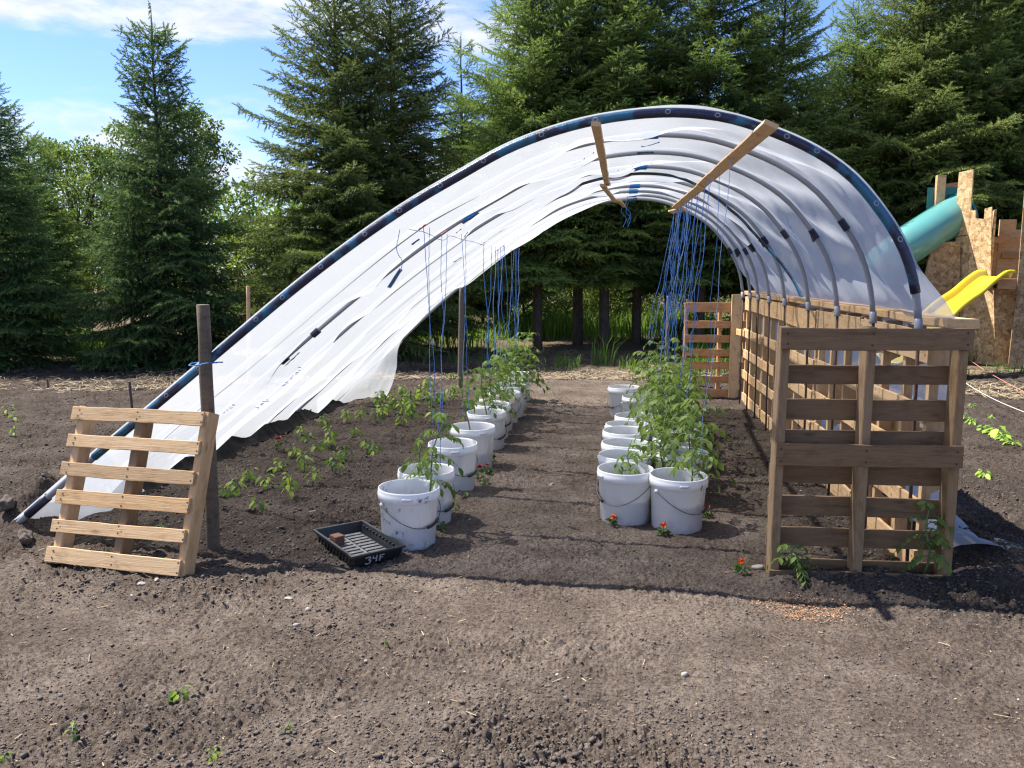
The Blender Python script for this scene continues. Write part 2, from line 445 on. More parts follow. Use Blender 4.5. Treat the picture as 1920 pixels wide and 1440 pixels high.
w = bpy.data.worlds.new('World'); sc.world = w; w.use_nodes = True
nt = w.node_tree; nt.nodes.clear()
class WN(NT):
    def __init__(s): s.t = nt; s.out = s.n('ShaderNodeOutputWorld')
W = WN()
sky = W.n('ShaderNodeTexSky'); sky.sky_type = 'NISHITA'; sky.sun_disc = False
sky.sun_elevation = math.asin(SUN_DIR.z); sky.sun_rotation = math.atan2(SUN_DIR.x, SUN_DIR.y)
sky.air_density = 1.0; sky.dust_density = .15; sky.ozone_density = 1.2; sky.altitude = 600
d = W.n('ShaderNodeTexCoord').outputs['Generated']
sx = W.n('ShaderNodeSeparateXYZ', Vector=d); ez = sx.outputs[2]
def band(val, a, b):
    return W.n('ShaderNodeMapRange', _interpolation_type='SMOOTHSTEP', Value=val, i1=a, i2=b).outputs[0]
mp = W.n('ShaderNodeMapping', Vector=d, Scale=(3.2, 3.2, 11), Location=(1.7, .3, .2))
n1 = W.noise(mp.outputs[0], 1.5, 8, .58, .3)
mp2 = W.n('ShaderNodeMapping', Vector=d, Scale=(9, 9, 30), Location=(4.1, 2.3, .2))
n2 = W.noise(mp2.outputs[0], 1.6, 6, .6, .2)
n = W.math('ADD', W.math('MULTIPLY', n1, .7), W.math('MULTIPLY', n2, .3))
# a bank of cloud 15 to 20 degrees up, thin puffs nearer the horizon
top = W.math('MULTIPLY', band(ez, .222, .268), band(sx.outputs[0], .06, -.10))
low = W.math('MULTIPLY', band(ez, .215, .12), .9)
bias = W.math('MAXIMUM', W.math('MULTIPLY', top, 1.0), low)
cl = band(W.math('ADD', n, W.math('MULTIPLY', bias, .21)), .575, .82)
shade = W.ramp(n2, [(.3, (3.2, 3.5, 4.0)), (.62, (4.6, 4.7, 4.8))])
skyc = W.mix(1.0, sky.outputs[0], (.66, .76, 1.05), 'MULTIPLY')
col = W.mix(W.math('MULTIPLY', cl, .93), skyc, shade)
bg = W.n('ShaderNodeBackground', Color=col, Strength=.088)
W.t.links.new(bg.outputs[0], W.out.inputs['Surface'])

# ------------------------------------------------------------------ ground
def build_ground():
    f0 = R(90 + YAW)
    a = np.concatenate([np.linspace(f0 - R(40), f0 + R(40), 900), np.linspace(f0 + R(43), f0 + R(317), 60)])
    rr = np.concatenate([np.linspace(.3, 1.8, 8)[:-1], 1.8 * (15 / 1.8) ** np.linspace(0, 1, 760), 15 * (600 / 15) ** np.linspace(0, 1, 40)[1:]])
    A, Rr = np.meshgrid(a, rr)
    X, Y = Rr * np.cos(A), Rr * np.sin(A)
    Z = ground_h(X, Y) * sstep(60, 20, Rr)
    n, m = len(rr), len(a)
    V = np.stack([X, Y, Z], -1).reshape(-1, 3)
    i = np.arange(n - 1)[:, None] * m; j = np.arange(m)[None]; j2 = (j + 1) % m
    F = np.stack([i + j, i + j + 0 * i + m, i + j2 + m, i + j2], -1).reshape(-1, 4)[:, ::-1]
    V = np.vstack([V, [[0, 0, 0]]])
    me = np_mesh('ground', V, F)
    o = link_mesh('ground', me, None, [M['soil']], True)
    tag(o, kind='structure')
build_ground()

ICO = None
def ico():
    global ICO
    if ICO is None:
        p = (1 + 5 ** .5) / 2
        v = np.array([(-1, p, 0), (1, p, 0), (-1, -p, 0), (1, -p, 0), (0, -1, p), (0, 1, p), (0, -1, -p), (0, 1, -p), (p, 0, -1), (p, 0, 1), (-p, 0, -1), (-p, 0, 1)], float)
        v /= np.linalg.norm(v[0])
        f = np.array([(0, 11, 5), (0, 5, 1), (0, 1, 7), (0, 7, 10), (0, 10, 11), (1, 5, 9), (5, 11, 4), (11, 10, 2), (10, 7, 6), (7, 1, 8), (3, 9, 4), (3, 4, 2), (3, 2, 6), (3, 6, 8), (3, 8, 9), (4, 9, 5), (2, 4, 11), (6, 2, 10), (8, 6, 7), (9, 8, 1)])
        ICO = v, f
    return ICO

def lumps(P, S, flat=.7):
    """irregular lumps at points P with sizes S"""
    v, f = ico(); k = len(P)
    jit = 1 + .95 * (rng.random((k, 12, 1)) - .5)
    V = v[None] * jit * S[:, None, None] * (1 + .5 * (rng.random((k, 1, 3)) - .5)) * np.array([1, 1, flat])
    a = rng.random(k) * 6.28; ca, sa = np.cos(a)[:, None], np.sin(a)[:, None]
    V = np.stack([V[..., 0] * ca - V[..., 1] * sa, V[..., 0] * sa + V[..., 1] * ca, V[..., 2]], -1) + P[:, None]
    F = f[None] + (np.arange(k) * 12)[:, None, None]
    return V.reshape(-1, 3), F.reshape(-1, 3)

def scatter_ground(n, rmin, rmax, half=38, power=1.0):
    f0 = R(90 + YAW)
    r = (rmin ** (1 - power) + rng.random(n) * (rmax ** (1 - power) - rmin ** (1 - power))) ** (1 / (1 - power)) if power != 1 else rmin * (rmax / rmin) ** rng.random(n)
    a = f0 + R(half) * (rng.random(n) * 2 - 1)
    return r * np.cos(a), r * np.sin(a)

x, y = scatter_ground(120000, 1.9, 11)
keep = rng.random(len(x)) < .42 + .58 * np.clip(rough_map(x, y), 0, 1) ** 1.5 * (0.35 + 1.3 * np.clip(vnoise(x * 2.1, y * 2.1, 33) + .35, 0, 1))
x, y = x[keep], y[keep]
s = .0012 + .0024 * rng.random(len(x)) + .006 * rng.random(len(x)) ** 9 + .008 * rng.random(len(x)) ** 90
s *= .6 + .7 * np.clip(rough_map(x, y), 0, 1)
V, F = lumps(np.stack([x, y, ground_h(x, y) + s * .3], -1), s)
o = link_mesh('soil_clods', np_mesh('soil_clods', V, F, np.repeat(np.clip(.35 + .5 * rng.random(len(x)) - .2 * np.clip(rough_map(x, y), 0, 1), 0, 1), 12)), None, [M['clod']], False)
tag(o, 'small crumbly clods of dark soil strewn over the bare ground', 'soil', kind='stuff')

def flakes(X, Y, L, Wd, lift=.002, tilt=.3):
    k = len(X); a = rng.random(k) * 6.28
    dx, dy = np.cos(a), np.sin(a)
    z0 = ground_h(X, Y) + lift + rng.random(k) * .004
    t1 = (rng.random(k) - .5) * tilt; t2 = (rng.random(k) - .5) * tilt * 2
    out = []
    for su, sv in ((-1, -1), (1, -1), (1, 1), (-1, 1)):
        out.append(np.stack([X + dx * su * L / 2 - dy * sv * Wd / 2, Y + dy * su * L / 2 + dx * sv * Wd / 2, z0 + np.abs(t1) * L / 2 + su * t1 * L / 2 + sv * t2 * Wd / 2], -1))
    V = np.stack(out, 1).reshape(-1, 3)
    return V, np.arange(4 * k).reshape(-1, 4)

x, y = scatter_ground(1300, 2.0, 11.5)
L = .008 + .045 * rng.random(len(x)) ** 5; V, F = flakes(x, y, L, .0016 + .0022 * rng.random(len(x)))
o = link_mesh('straw_bits', np_mesh('straw_bits', V, F, np.repeat(rng.random(len(x)), 4)), None, [M['straw']])
tag(o, 'short bits of pale straw lying loose on the soil', 'straw', kind='stuff')
x, y = scatter_ground(700, 1.9, 9)
s = .0012 + .002 * rng.random(len(x)) + .006 * rng.random(len(x)) ** 14
V, F = lumps(np.stack([x, y, ground_h(x, y) + s * .3], -1), s, .55)
o = link_mesh('pebbles', np_mesh('pebbles', V, F, np.repeat(rng.random(len(x)), 12)), None, [M['pebble']])
tag(o, 'tiny pale pebbles and crumbs scattered over the soil', 'pebbles', kind='stuff')
# wood shavings before the dark pallet
cx, cy = ground_at(1512, 1148)
k = 1900; rr = np.sqrt(rng.random(k)); aa = rng.random(k) * 6.28
rr = rr * (1 + .9 * (rng.random(k) ** 6))
x = cx + rr * np.cos(aa) * .19 * (1 + .3 * np.sin(aa * 3)); y = cy + rr * np.sin(aa) * .135
V, F = flakes(x, y, .002 + .005 * rng.random(k), .0015 + .003 * rng.random(k), .002, .7)
o = link_mesh('wood_shavings', np_mesh('wood_shavings', V, F, np.repeat(rng.random(k), 4)), None, [M['chip']])
tag(o, 'patch of orange wood shavings spilled before the dark pallet', 'wood shavings', kind='stuff')
# dry straw litter along the tree line
k = 26000
f0 = R(90 + YAW); a = f0 + R(36) * (rng.random(k) * 2 - 1); r = 10.9 + 4.2 * rng.random(k) ** 1.3
x, y = r * np.cos(a), r * np.sin(a)
kp = vnoise(x * .8, y * 1.3, 41) + .5 > .25 + .35 * rng.random(k); x, y = x[kp], y[kp]
V, F = flakes(x, y, .05 + .13 * rng.random(len(x)), .004 + .005 * rng.random(len(x)), .004, .55)
o = link_mesh('dry_straw_litter', np_mesh('dry_straw_litter', V, F, np.repeat(np.clip(vnoise(x * 3, y * 3, 42) + .5 + .4 * (rng.random(len(x)) - .5), 0, 1), 4)), None, [M['straw']])
tag(o, 'dry yellow straw litter along the edge of the trees', 'straw', kind='stuff')

# ------------------------------------------------------------------ boards and pallets
def board(parent, name, L, Wd, T, matrix, mat, nails=(), wob=.004):
    """a sawn board along local x; chamfered section, slightly bowed"""
    ns = 9; ch = min(T, Wd) * .10
    sec = [(-Wd / 2 + ch, -T / 2), (Wd / 2 - ch, -T / 2), (Wd / 2, -T / 2 + ch), (Wd / 2, T / 2 - ch), (Wd / 2 - ch, T / 2), (-Wd / 2 + ch, T / 2), (-Wd / 2, T / 2 - ch), (-Wd / 2, -T / 2 + ch)]
    b1, b2, ph = random.uniform(-wob, wob), random.uniform(-wob, wob), random.random() * 6
    mb = MB(); vs = []
    for i in range(ns + 1):
        t = i / ns; xx = (t - .5) * L
        e1 = random.uniform(-1, 1) * .0016; e2 = random.uniform(-1, 1) * .0016
        for k, (yy, zz) in enumerate(sec):
            vs.append((xx, yy * (1 + b2 * .6) + b1 * math.sin(math.pi * t) + (e1 if yy > 0 else e2), zz + b2 * math.sin(math.pi * t + .3)))
    fs = [(i * 8 + k, i * 8 + (k + 1) % 8, (i + 1) * 8 + (k + 1) % 8, (i + 1) * 8 + k) for i in range(ns) for k in range(8)]
    fs += [tuple(range(8))[::-1], tuple(ns * 8 + k for k in range(8))]
    mb.add(vs, fs, 0)
    for (nx, ny) in nails:
        n = 7; rr = .0052; zz = T / 2 + .003
        mb.add([(nx + rr * math.cos(6.283 * k / n), ny + rr * math.sin(6.283 * k / n), zz) for k in range(n)], [tuple(range(n))], 1)
    return mb.build(name, [mat, M['nail']], parent, False, matrix)

def frame(loc, ex, ey, ez):
    m = Matrix((ex, ey, ez)).transposed().to_4x4(); m.translation = loc
    return m

def stringer(parent, L, D, T, x, y, mat, notch=0, z0=0, name='stringer'):
    """upright rail: L along z, depth D along y, thickness T along x; notch +1/-1 cuts two fork openings in the far/near edge"""
    if not notch:
        return board(parent, name, L, D, T, frame((x, y, z0 + L / 2), (0, 0, 1), (0, 1, 0), (-1, 0, 0)), mat)
    top = D / 2
    pts = [(-L / 2, -top), (L / 2, -top), (L / 2, top)]
    for c0 in (L * .24, -L * .24):
        h, dp, rr = .115, .048, .03
        pts += [(c0 + h, top)]
        for k in range(5): a = math.pi / 2 * k / 4; pts.append((c0 + h - rr * math.sin(a) * .6 - .004, top - dp + rr * (1 - math.sin(a)) ))
        for k in range(5): a = math.pi / 2 * (4 - k) / 4; pts.append((c0 - h + rr * math.sin(a) * .6 + .004, top - dp + rr * (1 - math.sin(a))))
        pts += [(c0 - h, top)]
    pts.append((-L / 2, top))
    if notch < 0: pts = [(a, -b) for a, b in pts][::-1]
    mb = MB(); mb.prism(pts, T)
    return mb.build(name, [mat, M['nail']], parent, False, frame((x, y, z0 + L / 2), (0, 0, 1), (0, 1, 0), (-1, 0, 0)))

def pallet(name, label, group, loc, rot, Wd, H, near, far, mat, D=.09, xs=None, notch=0, T=.038, near_x=None, tb=.017, smat=None):
    """upright pallet: boards run along x, stringers along z; near boards face -y.  near/far: (z, width)"""
    root = thing(name, label, 'pallet', loc, rot, group)
    xs = xs or (-Wd / 2 + T / 2, 0, Wd / 2 - T / 2)
    for q, x in enumerate(xs): stringer(root, H, D, T, x, 0, smat[q] if isinstance(smat, list) else (smat or mat), notch)
    for z, bw in near:
        jz = random.uniform(-.003, .003); sl = random.uniform(-.006, .006)
        m = frame((random.uniform(-.004, .004), -D / 2 - tb / 2 - .0015, z + jz), (1, 0, 0), (0, 0, 1), (0, -1, 0)) @ Matrix.Rotation(sl, 4, 'Z')
        nails = [(x + random.uniform(-.006, .006), s * bw * .26 + random.uniform(-.005, .005)) for x in xs for s in (-1, 1)]
        board(root, 'deck_board', Wd + random.uniform(-.004, .008), bw + random.uniform(-.004, .004), tb, m, mat, nails)
    for z, bw in far:
        sl = random.uniform(-.006, .006)
        m = frame((0, D / 2 + tb / 2 + .0015, z), (1, 0, 0), (0, 0, 1), (0, -1, 0)) @ Matrix.Rotation(sl, 4, 'Z')
        board(root, 'deck_board', Wd, bw, tb, m, mat)
    return root

# pale pallet leaning back on the round post
pl = pallet('leaning_pallet', 'pale clean pallet leaning back against a round grey post at the plastic', None, (-2.41, 3.545, -.012), (R(-19.5), 0, R(-7.2)),
       .775, .805, [(.042, .078), (.190, .066), (.335, .070), (.475, .068), (.620, .064), (.765, .066)], [], M['pine'], D=.088,
       xs=(-.345, .01, .385), T=.045, smat=[M['pine'], M['brown_wood'], M['pine']])
# dark pallet standing in the shade at the tunnel mouth
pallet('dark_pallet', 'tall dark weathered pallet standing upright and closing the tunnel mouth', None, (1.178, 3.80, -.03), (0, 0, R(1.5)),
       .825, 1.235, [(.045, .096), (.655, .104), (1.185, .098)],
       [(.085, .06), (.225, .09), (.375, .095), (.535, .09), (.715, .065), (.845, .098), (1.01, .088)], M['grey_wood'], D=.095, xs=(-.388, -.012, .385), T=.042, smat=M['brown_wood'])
# reddish pallet at the far end
pallet('reddish_pallet', 'low reddish pallet set across the far end of the row, greenery behind', None, (1.21, 9.52, .0), (0, 0, R(2)),
       .71, 1.10, [(.055, .10), (.215, .082), (.375, .084), (.53, .082), (.69, .084), (.86, .088), (1.05, .115)], [(.5, .09)], M['red_wood'], D=.08, xs=(-.335, .05, .335), T=.04)
# five notched pallets on edge make the side wall
wl = ['wall pallet nearest the tunnel mouth, just behind the dark pallet', 'second wall pallet from the tunnel mouth, seen between the dark slats',
      'middle one of five yellow pine pallets in the side wall', 'fourth wall pallet from the tunnel mouth, next to the last one', 'wall pallet farthest from the mouth, beside the reddish pallet']
for k in range(5):
    pallet('wall_pallet', wl[k], 'pine pallets standing in line as side wall', (1.545, 4.47 + 1.045 * k, random.uniform(-.02, .0)), (0, 0, R(-90) + random.uniform(-.012, .012)),
           1.02, 1.20, [(.06, .12), (.33, .088), (.56, .088), (.79, .09), (1.115, .15)],
           [(.06, .10), (.62, .10), (1.12, .10)], M['pine'], D=.09, xs=(-.485, -.16, .17, .485), notch=1)
rl = ['short pine rail end jutting over the dark pallet at the tunnel mouth', 'pine top rail in front half of the pallet wall', 'pine top rail in the back half of pallet wall']
for (y0, y1, x0, l, wdt, z) in ((3.76, 4.52, 1.55, rl[0], .135, 1.226), (4.525, 6.95, 1.545, rl[1], .13, 1.228), (6.955, 9.22, 1.54, rl[2], .13, 1.226)):
    o = board(None, 'top_rail', y1 - y0, wdt, .042, frame((x0, (y0 + y1) / 2, z), (0, 1, 0), (-1, 0, 0), (0, 0, 1)), M['pine'])
    tag(o, l, 'timber rail', 'pine rails lying on top of the pallet wall')
# upright timbers and a short cleat at the far end of the wall
o = board(None, 'corner_timber', 1.22, .11, .04, frame((1.43, 9.44, .59), (0, 0, 1), (1, 0, 0), (0, 1, 0)), M['pine']); tag(o, 'upright pine timber joining the reddish pallet to the wall', 'timber')
o = board(None, 'cleat', .34, .07, .025, frame((1.46, 9.27, .78), (0.12, -.99, 0), (0, 0, 1), (-.99, -.12, 0)), M['pine']); tag(o, 'short pine cleat nailed across the far end of pallet wall', 'timber')

# ------------------------------------------------------------------ posts
def round_post(label, x, y, h, r, mat, lean=(0, 0), name='fence_post', group=None):
    mb = MB(); pts = []; rads = []
    for i in range(9):
        t = i / 8; pts.append((lean[0] * t + random.uniform(-.003, .003), lean[1] * t, -.15 + (h + .15) * t)); rads.append(r * (1.04 - .08 * t) * random.uniform(.97, 1.03))
    pts.append((pts[-1][0], pts[-1][1], h + .004)); rads.append(r * .86)
    mb.tube(pts, rads, 14)
    o = mb.build(name, M[mat], None, True); o.location = (x, y, 0)
    return tag(o, label, 'post', group)
round_post('stout round grey post rising behind the leaning pallet', -2.075, 3.87, 1.285, .034, 'post', (.015, 0))
round_post('thin square-sided stake under the plastic beside the left pails', -1.865, 9.83, 1.26, .034, 'post', (.03, 0), 'stake')
x, y = far_at(462, 10.6); round_post('pale stake poking up behind the plastic before the olive spruces', x, y, 1.27, .026, 'pine', (.05, 0), 'stake')
x, y = far_at(1252, 10.3); round_post('slim dark stake among the tomato plants by the reddish pallet', x, y, 1.15, .025, 'post', (0, 0), 'stake')
x, y = ground_at(92, 727); round_post('tiny dark peg standing in the tilled soil near the spruces', x, y, .11, .012, 'post', (-.02, 0), 'peg')
x, y = ground_at(248, 768); round_post('short dark peg in the tilled soil behind the leaning pallet', x, y, .30, .014, 'post', (-.01, 0), 'peg')

# ------------------------------------------------------------------ the tunnel
PROF = np.array([(-3.36, -.03), (-3.05, .22), (-2.70, .50), (-2.34, .78), (-1.95, 1.085), (-1.63, 1.335), (-1.32, 1.56), (-1.02, 1.755), (-.74, 1.91), (-.46, 2.05), (-.14, 2.145), (.19, 2.183), (.47, 2.163), (.70, 2.095), (.91, 2.0), (1.08, 1.88), (1.22, 1.72), (1.315, 1.575), (1.37, 1.44), (1.40, 1.31), (1.415, 1.19)])
def catmull(P, n):
    P = np.vstack([2 * P[0] - P[1], P, 2 * P[-1] - P[-2]]); out = []
    for i in range(1, len(P) - 2):
        for t in np.linspace(0, 1, 24, endpoint=False):
            a, b, c, d = P[i - 1], P[i], P[i + 1], P[i + 2]
            out.append(.5 * ((2 * b) + (-a + c) * t + (2 * a - 5 * b + 4 * c - d) * t * t + (-a + 3 * b - 3 * c + d) * t ** 3))
    out.append(P[-2]); Q = np.array(out)
    s = np.r_[0, np.cumsum(np.hypot(*np.diff(Q, axis=0).T))]; u = np.linspace(0, s[-1], n)
    return np.stack([np.interp(u, s, Q[:, 0]), np.interp(u, s, Q[:, 1])], -1), s[-1]
PU, PLEN = catmull(PROF, 1001)
UU = np.linspace(0, 1, 1001)
def u_of_x(x): return float(np.interp(x, PU[:900, 0], UU[:900])) if x < 1.1 else float(np.interp(x, PU[:, 0], UU))
HOOPS = [3.9, 4.55, 5.25, 6.0, 6.8, 7.45, 8.0, 8.45, 8.92]
def prof(u, y):
    """hoop centre line at arc position u for the hoop at y"""
    u = np.asarray(u, float); y = np.asarray(y, float)
    x = np.interp(u, UU, PU[:, 0]); z = np.interp(u, UU, PU[:, 1])
    w_ = np.clip((y - 3.9) / 5.02, 0, 1.05)
    z = z + .055 * w_ * sstep(.35, .6, u) * sstep(1.0, .75, u)
    x = x + .22 * w_ * sstep(.35, 0, u)
    return x, z
def nrm(u):
    a = np.interp(np.clip(np.asarray(u) + .004, 0, 1), UU, PU[:, 0]) - np.interp(np.clip(np.asarray(u) - .004, 0, 1), UU, PU[:, 0])
    b = np.interp(np.clip(np.asarray(u) + .004, 0, 1), UU, PU[:, 1]) - np.interp(np.clip(np.asarray(u) - .004, 0, 1), UU, PU[:, 1])
    l = np.hypot(a, b); return -b / l, a / l
# stretches (in x) where the film hangs outside each pipe, so the pipe shows from inside
SHOW = {0: [(-9, 9)], 1: [(-.26, -.06), (.28, 9)], 2: [(-2.36, -1.66), (-1.5, -.52), (-.1, 9)], 3: [(-2.14, -1.9), (-1.03, -.84), (-.26, -.1), (.15, 9)], 4: [(.55, 9)],
        5: [(-.2, 9)], 6: [(-.82, -.2), (.05, 9)], 7: [(-1.95, -1.72), (.3, 9)], 8: [(-2.7, -1.72), (-.7, 9)]}
def shown(k, u):
    x = np.interp(u, UU, PU[:, 0]); s = np.zeros_like(x)
    uend = u
    for a, b in SHOW[k]:
        s = np.maximum(s, sstep(a - .12, a + .10, x) * (1 if b > 5 else sstep(b + .12, b - .10, x)))
    return s
U_SK = 1.0
def sheet_pt(u, y, extra=0.0):
    u = np.asarray(u, float); y = np.asarray(y, float)
    hs = np.array(HOOPS)
    k = np.clip(np.searchsorted(hs, y) - 1, 0, 7)
    ph = np.clip((y - hs[k]) / (hs[k + 1] - hs[k]), -.2, 1.3)
    vis = np.stack([shown(i, u) for i in range(9)], 0)
    v0 = np.take_along_axis(vis, k[None], 0)[0]; v1 = np.take_along_axis(vis, k[None] + 1, 0)[0]
    t = sstep(0, 1, np.clip(ph, 0, 1)); vv = v0 + (v1 - v0) * t
    gap = (hs[k + 1] - hs[k])
    sag = np.sin(np.pi * np.clip(ph, 0, 1)) ** 2 * gap
    off = -.026 + .052 * vv - .035 * sag * (1 - .4 * sstep(.6, .8, u))
    # gathers running up from the ground on the low side, puckers elsewhere
    lowf = sstep(.42, .02, u)
    off = off + lowf * (.045 * np.sin(y * 9.5 + 4 * vnoise(y * .9, u * 2.5, 51)) + .07 * vnoise(y * 3.1 + u * 4, u * 2, 52) + .018 * vnoise(y * 11 + u * 9, u * 3, 58)) * sstep(3.9, 4.2, y)
    off = off + .045 * vnoise(y * 3.3 + u * 9, u * 11, 53) * np.sin(np.pi * np.clip(ph, 0, 1)) ** .7
    off = off + .022 * vnoise(y * 9 - u * 20, u * 22 + y * 3, 54) * np.sin(np.pi * np.clip(ph, 0, 1)) ** .6 * sstep(.5, .8, u)
    off = off + .085 * vnoise(y * 1.6 - u * 7, u * 3 + y * .8, 59) * np.sin(np.pi * np.clip(ph, 0, 1)) ** .5
    off = off + .034 * (.5 - np.abs(np.sin(y * 2.6 + u * 9 + 3 * vnoise(u * 5, y * 1.4, 60)))) * np.sin(np.pi * np.clip(ph, 0, 1)) ** .5 * sstep(.02, .2, u)
    # diagonal drawn folds on the steep side
    off = off + .016 * np.sin((u * 26 + y * 3.2) * 3 + 6 * vnoise(u * 6, y * 2, 55)) * sstep(.66, .8, u) * sstep(1.0, .9, u) * np.sin(np.pi * np.clip(ph, 0, 1)) ** .6
    off = off + extra
    x, z = prof(u, y); nx, nz = nrm(u)
    x = x + nx * off; z = z + nz * off
    # the film swings out over the rail at the right foot
    out = sstep(.945, 1.0, u); x = x + .14 * out
    # far edge hitched in at the low corner
    yy = y + .10 * vnoise(u * 7, y * 0 + 1, 56) * sstep(8.6, 9.0, y) - .30 * sstep(8.3, 9.05, y) * sstep(.30, .0, u)
    x = x + .45 * sstep(8.55, 9.05, y) * sstep(.22, .0, u)
    return x, yy, z

tun = thing('hoop_tunnel', 'long half-open hoop tunnel of grey pipes under wrinkled milky plastic film', 'greenhouse tunnel', (-1, 3.9, 0))
def tloc(o):
    if o.parent is tun: o.location = Vector(o.location) - Vector((-1, 3.9, 0))
    return o
ys = np.concatenate([np.linspace(3.885, 9.06, 300)]); us = np.linspace(.012, 1.0, 330)
Ug, Yg = np.meshgrid(us, ys)
X, Y, Z = sheet_pt(Ug, Yg)
# ragged foot: raise the lowest cells in scallops
foot = .01 + .17 * np.abs(np.sin(math.pi * (Yg - 6.0) / .66 + .9 * vnoise(Yg * 1.1, Yg * 0, 65))) ** .55 * (.72 + .7 * vnoise(Yg * 1.7, Yg * 0, 57)) * sstep(4.35, 4.7, Yg) + .012 * vnoise(Yg * 24, Yg * 0, 66)
V = np.stack([X, Y, Z], -1)
nv, nu = Ug.shape
i = np.arange(nv - 1)[:, None] * nu; j = np.arange(nu - 1)[None]
F = np.stack([i + j, i + j + 1, i + j + nu + 1, i + j + nu], -1).reshape(-1, 4)
fu = Ug.reshape(-1)[F[:, 0]]; keep = fu > .01 + .012 * np.random.default_rng(3).random(len(F)) * 0 + (foot * .18).reshape(-1)[F[:, 0]]
F = F[keep]
sheet = tloc(link_mesh('plastic_sheet', np_mesh('plastic_sheet', V.reshape(-1, 3), F), tun, [M['sheet']], True))

# loose corner of the film hanging from the taped pipe end to the soil
uq = np.linspace(u_of_x(-3.19), u_of_x(-2.70), 40); tt = np.linspace(0, 1, 24); T_, U_ = np.meshgrid(tt, uq)
x_, z_ = prof(U_, np.full_like(U_, 3.9)); q_ = (U_ - U_.min()) / (U_.max() - U_.min())
X_ = x_ + .02 * T_ + .05 * T_ * vnoise(U_ * 60, T_ * 2, 75); Y_ = 3.915 + T_ * (.10 + .26 * q_) + .05 * T_ * vnoise(U_ * 45, T_ * 3, 76)
Z_ = z_ * (1 - T_) + T_ * (.012 + .17 * q_ ** 1.5) - .0 + .02 * vnoise(U_ * 70, T_ * 5, 77) * T_
nv, nu = T_.shape; i = np.arange(nv - 1)[:, None] * nu; j = np.arange(nu - 1)[None]
F = np.stack([i + j, i + j + 1, i + j + nu + 1, i + j + nu], -1).reshape(-1, 4)
tloc(link_mesh('sheet_corner', np_mesh('sheet_corner', np.stack([X_, Y_, Z_], -1).reshape(-1, 3), F), tun, [M['sheet']], True))

# near-black strip along the soil, darkening the gaps under the ragged foot
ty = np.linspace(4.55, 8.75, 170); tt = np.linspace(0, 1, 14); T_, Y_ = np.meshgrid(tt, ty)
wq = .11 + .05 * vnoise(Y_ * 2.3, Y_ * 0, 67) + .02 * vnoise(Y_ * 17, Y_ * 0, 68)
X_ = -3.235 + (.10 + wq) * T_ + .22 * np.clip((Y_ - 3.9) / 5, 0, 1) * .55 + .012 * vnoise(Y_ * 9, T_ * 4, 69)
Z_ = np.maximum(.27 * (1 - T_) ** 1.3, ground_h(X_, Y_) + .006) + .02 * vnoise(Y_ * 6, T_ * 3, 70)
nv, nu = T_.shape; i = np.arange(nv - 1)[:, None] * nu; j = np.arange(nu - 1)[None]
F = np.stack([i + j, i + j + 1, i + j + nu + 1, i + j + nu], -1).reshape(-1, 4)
tloc(link_mesh('foot_strip', np_mesh('foot_strip', np.stack([X_, Y_, Z_], -1).reshape(-1, 3), F), tun, [M['near_black']], True))

# film hanging outside the pallet wall and bunched on the soil
ty = np.linspace(4.0, 9.1, 150); tt = np.linspace(0, 1, 60)
T_, Y_ = np.meshgrid(tt, ty)
pz = np.interp(T_, [0, .30, .62, .74, .86, 1], [1.215, .75, .06, .10, .05, .015]); px_ = np.interp(T_, [0, .05, .3, .55, .62, .74, .86, 1], [1.55, 1.622, 1.626, 1.64, 1.70, 1.78, 1.86, 1.95])
gr = sstep(.5, .65, T_)
px_ = px_ + .03 * vnoise(Y_ * 5, T_ * 6, 61) * sstep(.45, .6, T_) + gr * .34 * np.clip(vnoise(Y_ * 1.9, T_ * 2, 62), -.1, 1)
pz = pz + gr * (.16 * np.clip(vnoise(Y_ * 4.2, T_ * 7, 63) + .15, 0, 1) + .05 * np.abs(vnoise(Y_ * 13, T_ * 19, 64))) + .012
Vs = np.stack([px_, Y_ - .0 * gr, pz], -1)
nv, nu = T_.shape; i = np.arange(nv - 1)[:, None] * nu; j = np.arange(nu - 1)[None]
F = np.stack([i + j, i + j + 1, i + j + nu + 1, i + j + nu], -1).reshape(-1, 4)
tloc(link_mesh('sheet_skirt', np_mesh('sheet_skirt', Vs.reshape(-1, 3), F), tun, [M['sheet']], True))

def band_on_hoop(mb, k, u0, u1, rad, mi=0, n=10):
    us_ = np.linspace(u0, u1, max(3, int((u1 - u0) * 90)))
    xs_, zs_ = prof(us_, np.full_like(us_, HOOPS[k])); mb.tube([(a, HOOPS[k], b) for a, b in zip(xs_, zs_)], rad, n, mi)

def patch(mb, u, y, du, dy, inset=-.004, mi=0, wave=.006, nn=5):
    """a small piece of tape stuck on the inside of the film"""
    gu, gy = np.meshgrid(np.linspace(u - du / 2, u + du / 2, nn), np.linspace(y - dy / 2, y + dy / 2, nn))
    skew = random.uniform(-.4, .4); gy = gy + skew * (gu - u) * PLEN
    X, Y, Z = sheet_pt(gu, gy, inset); Z = Z - wave * np.random.default_rng(int(u * 1e4)).random(X.shape)
    mb.add(np.stack([X, Y, Z], -1).reshape(-1, 3), [(a * nn + b, a * nn + b + 1, (a + 1) * nn + b + 1, (a + 1) * nn + b) for a in range(nn - 1) for b in range(nn - 1)], mi)

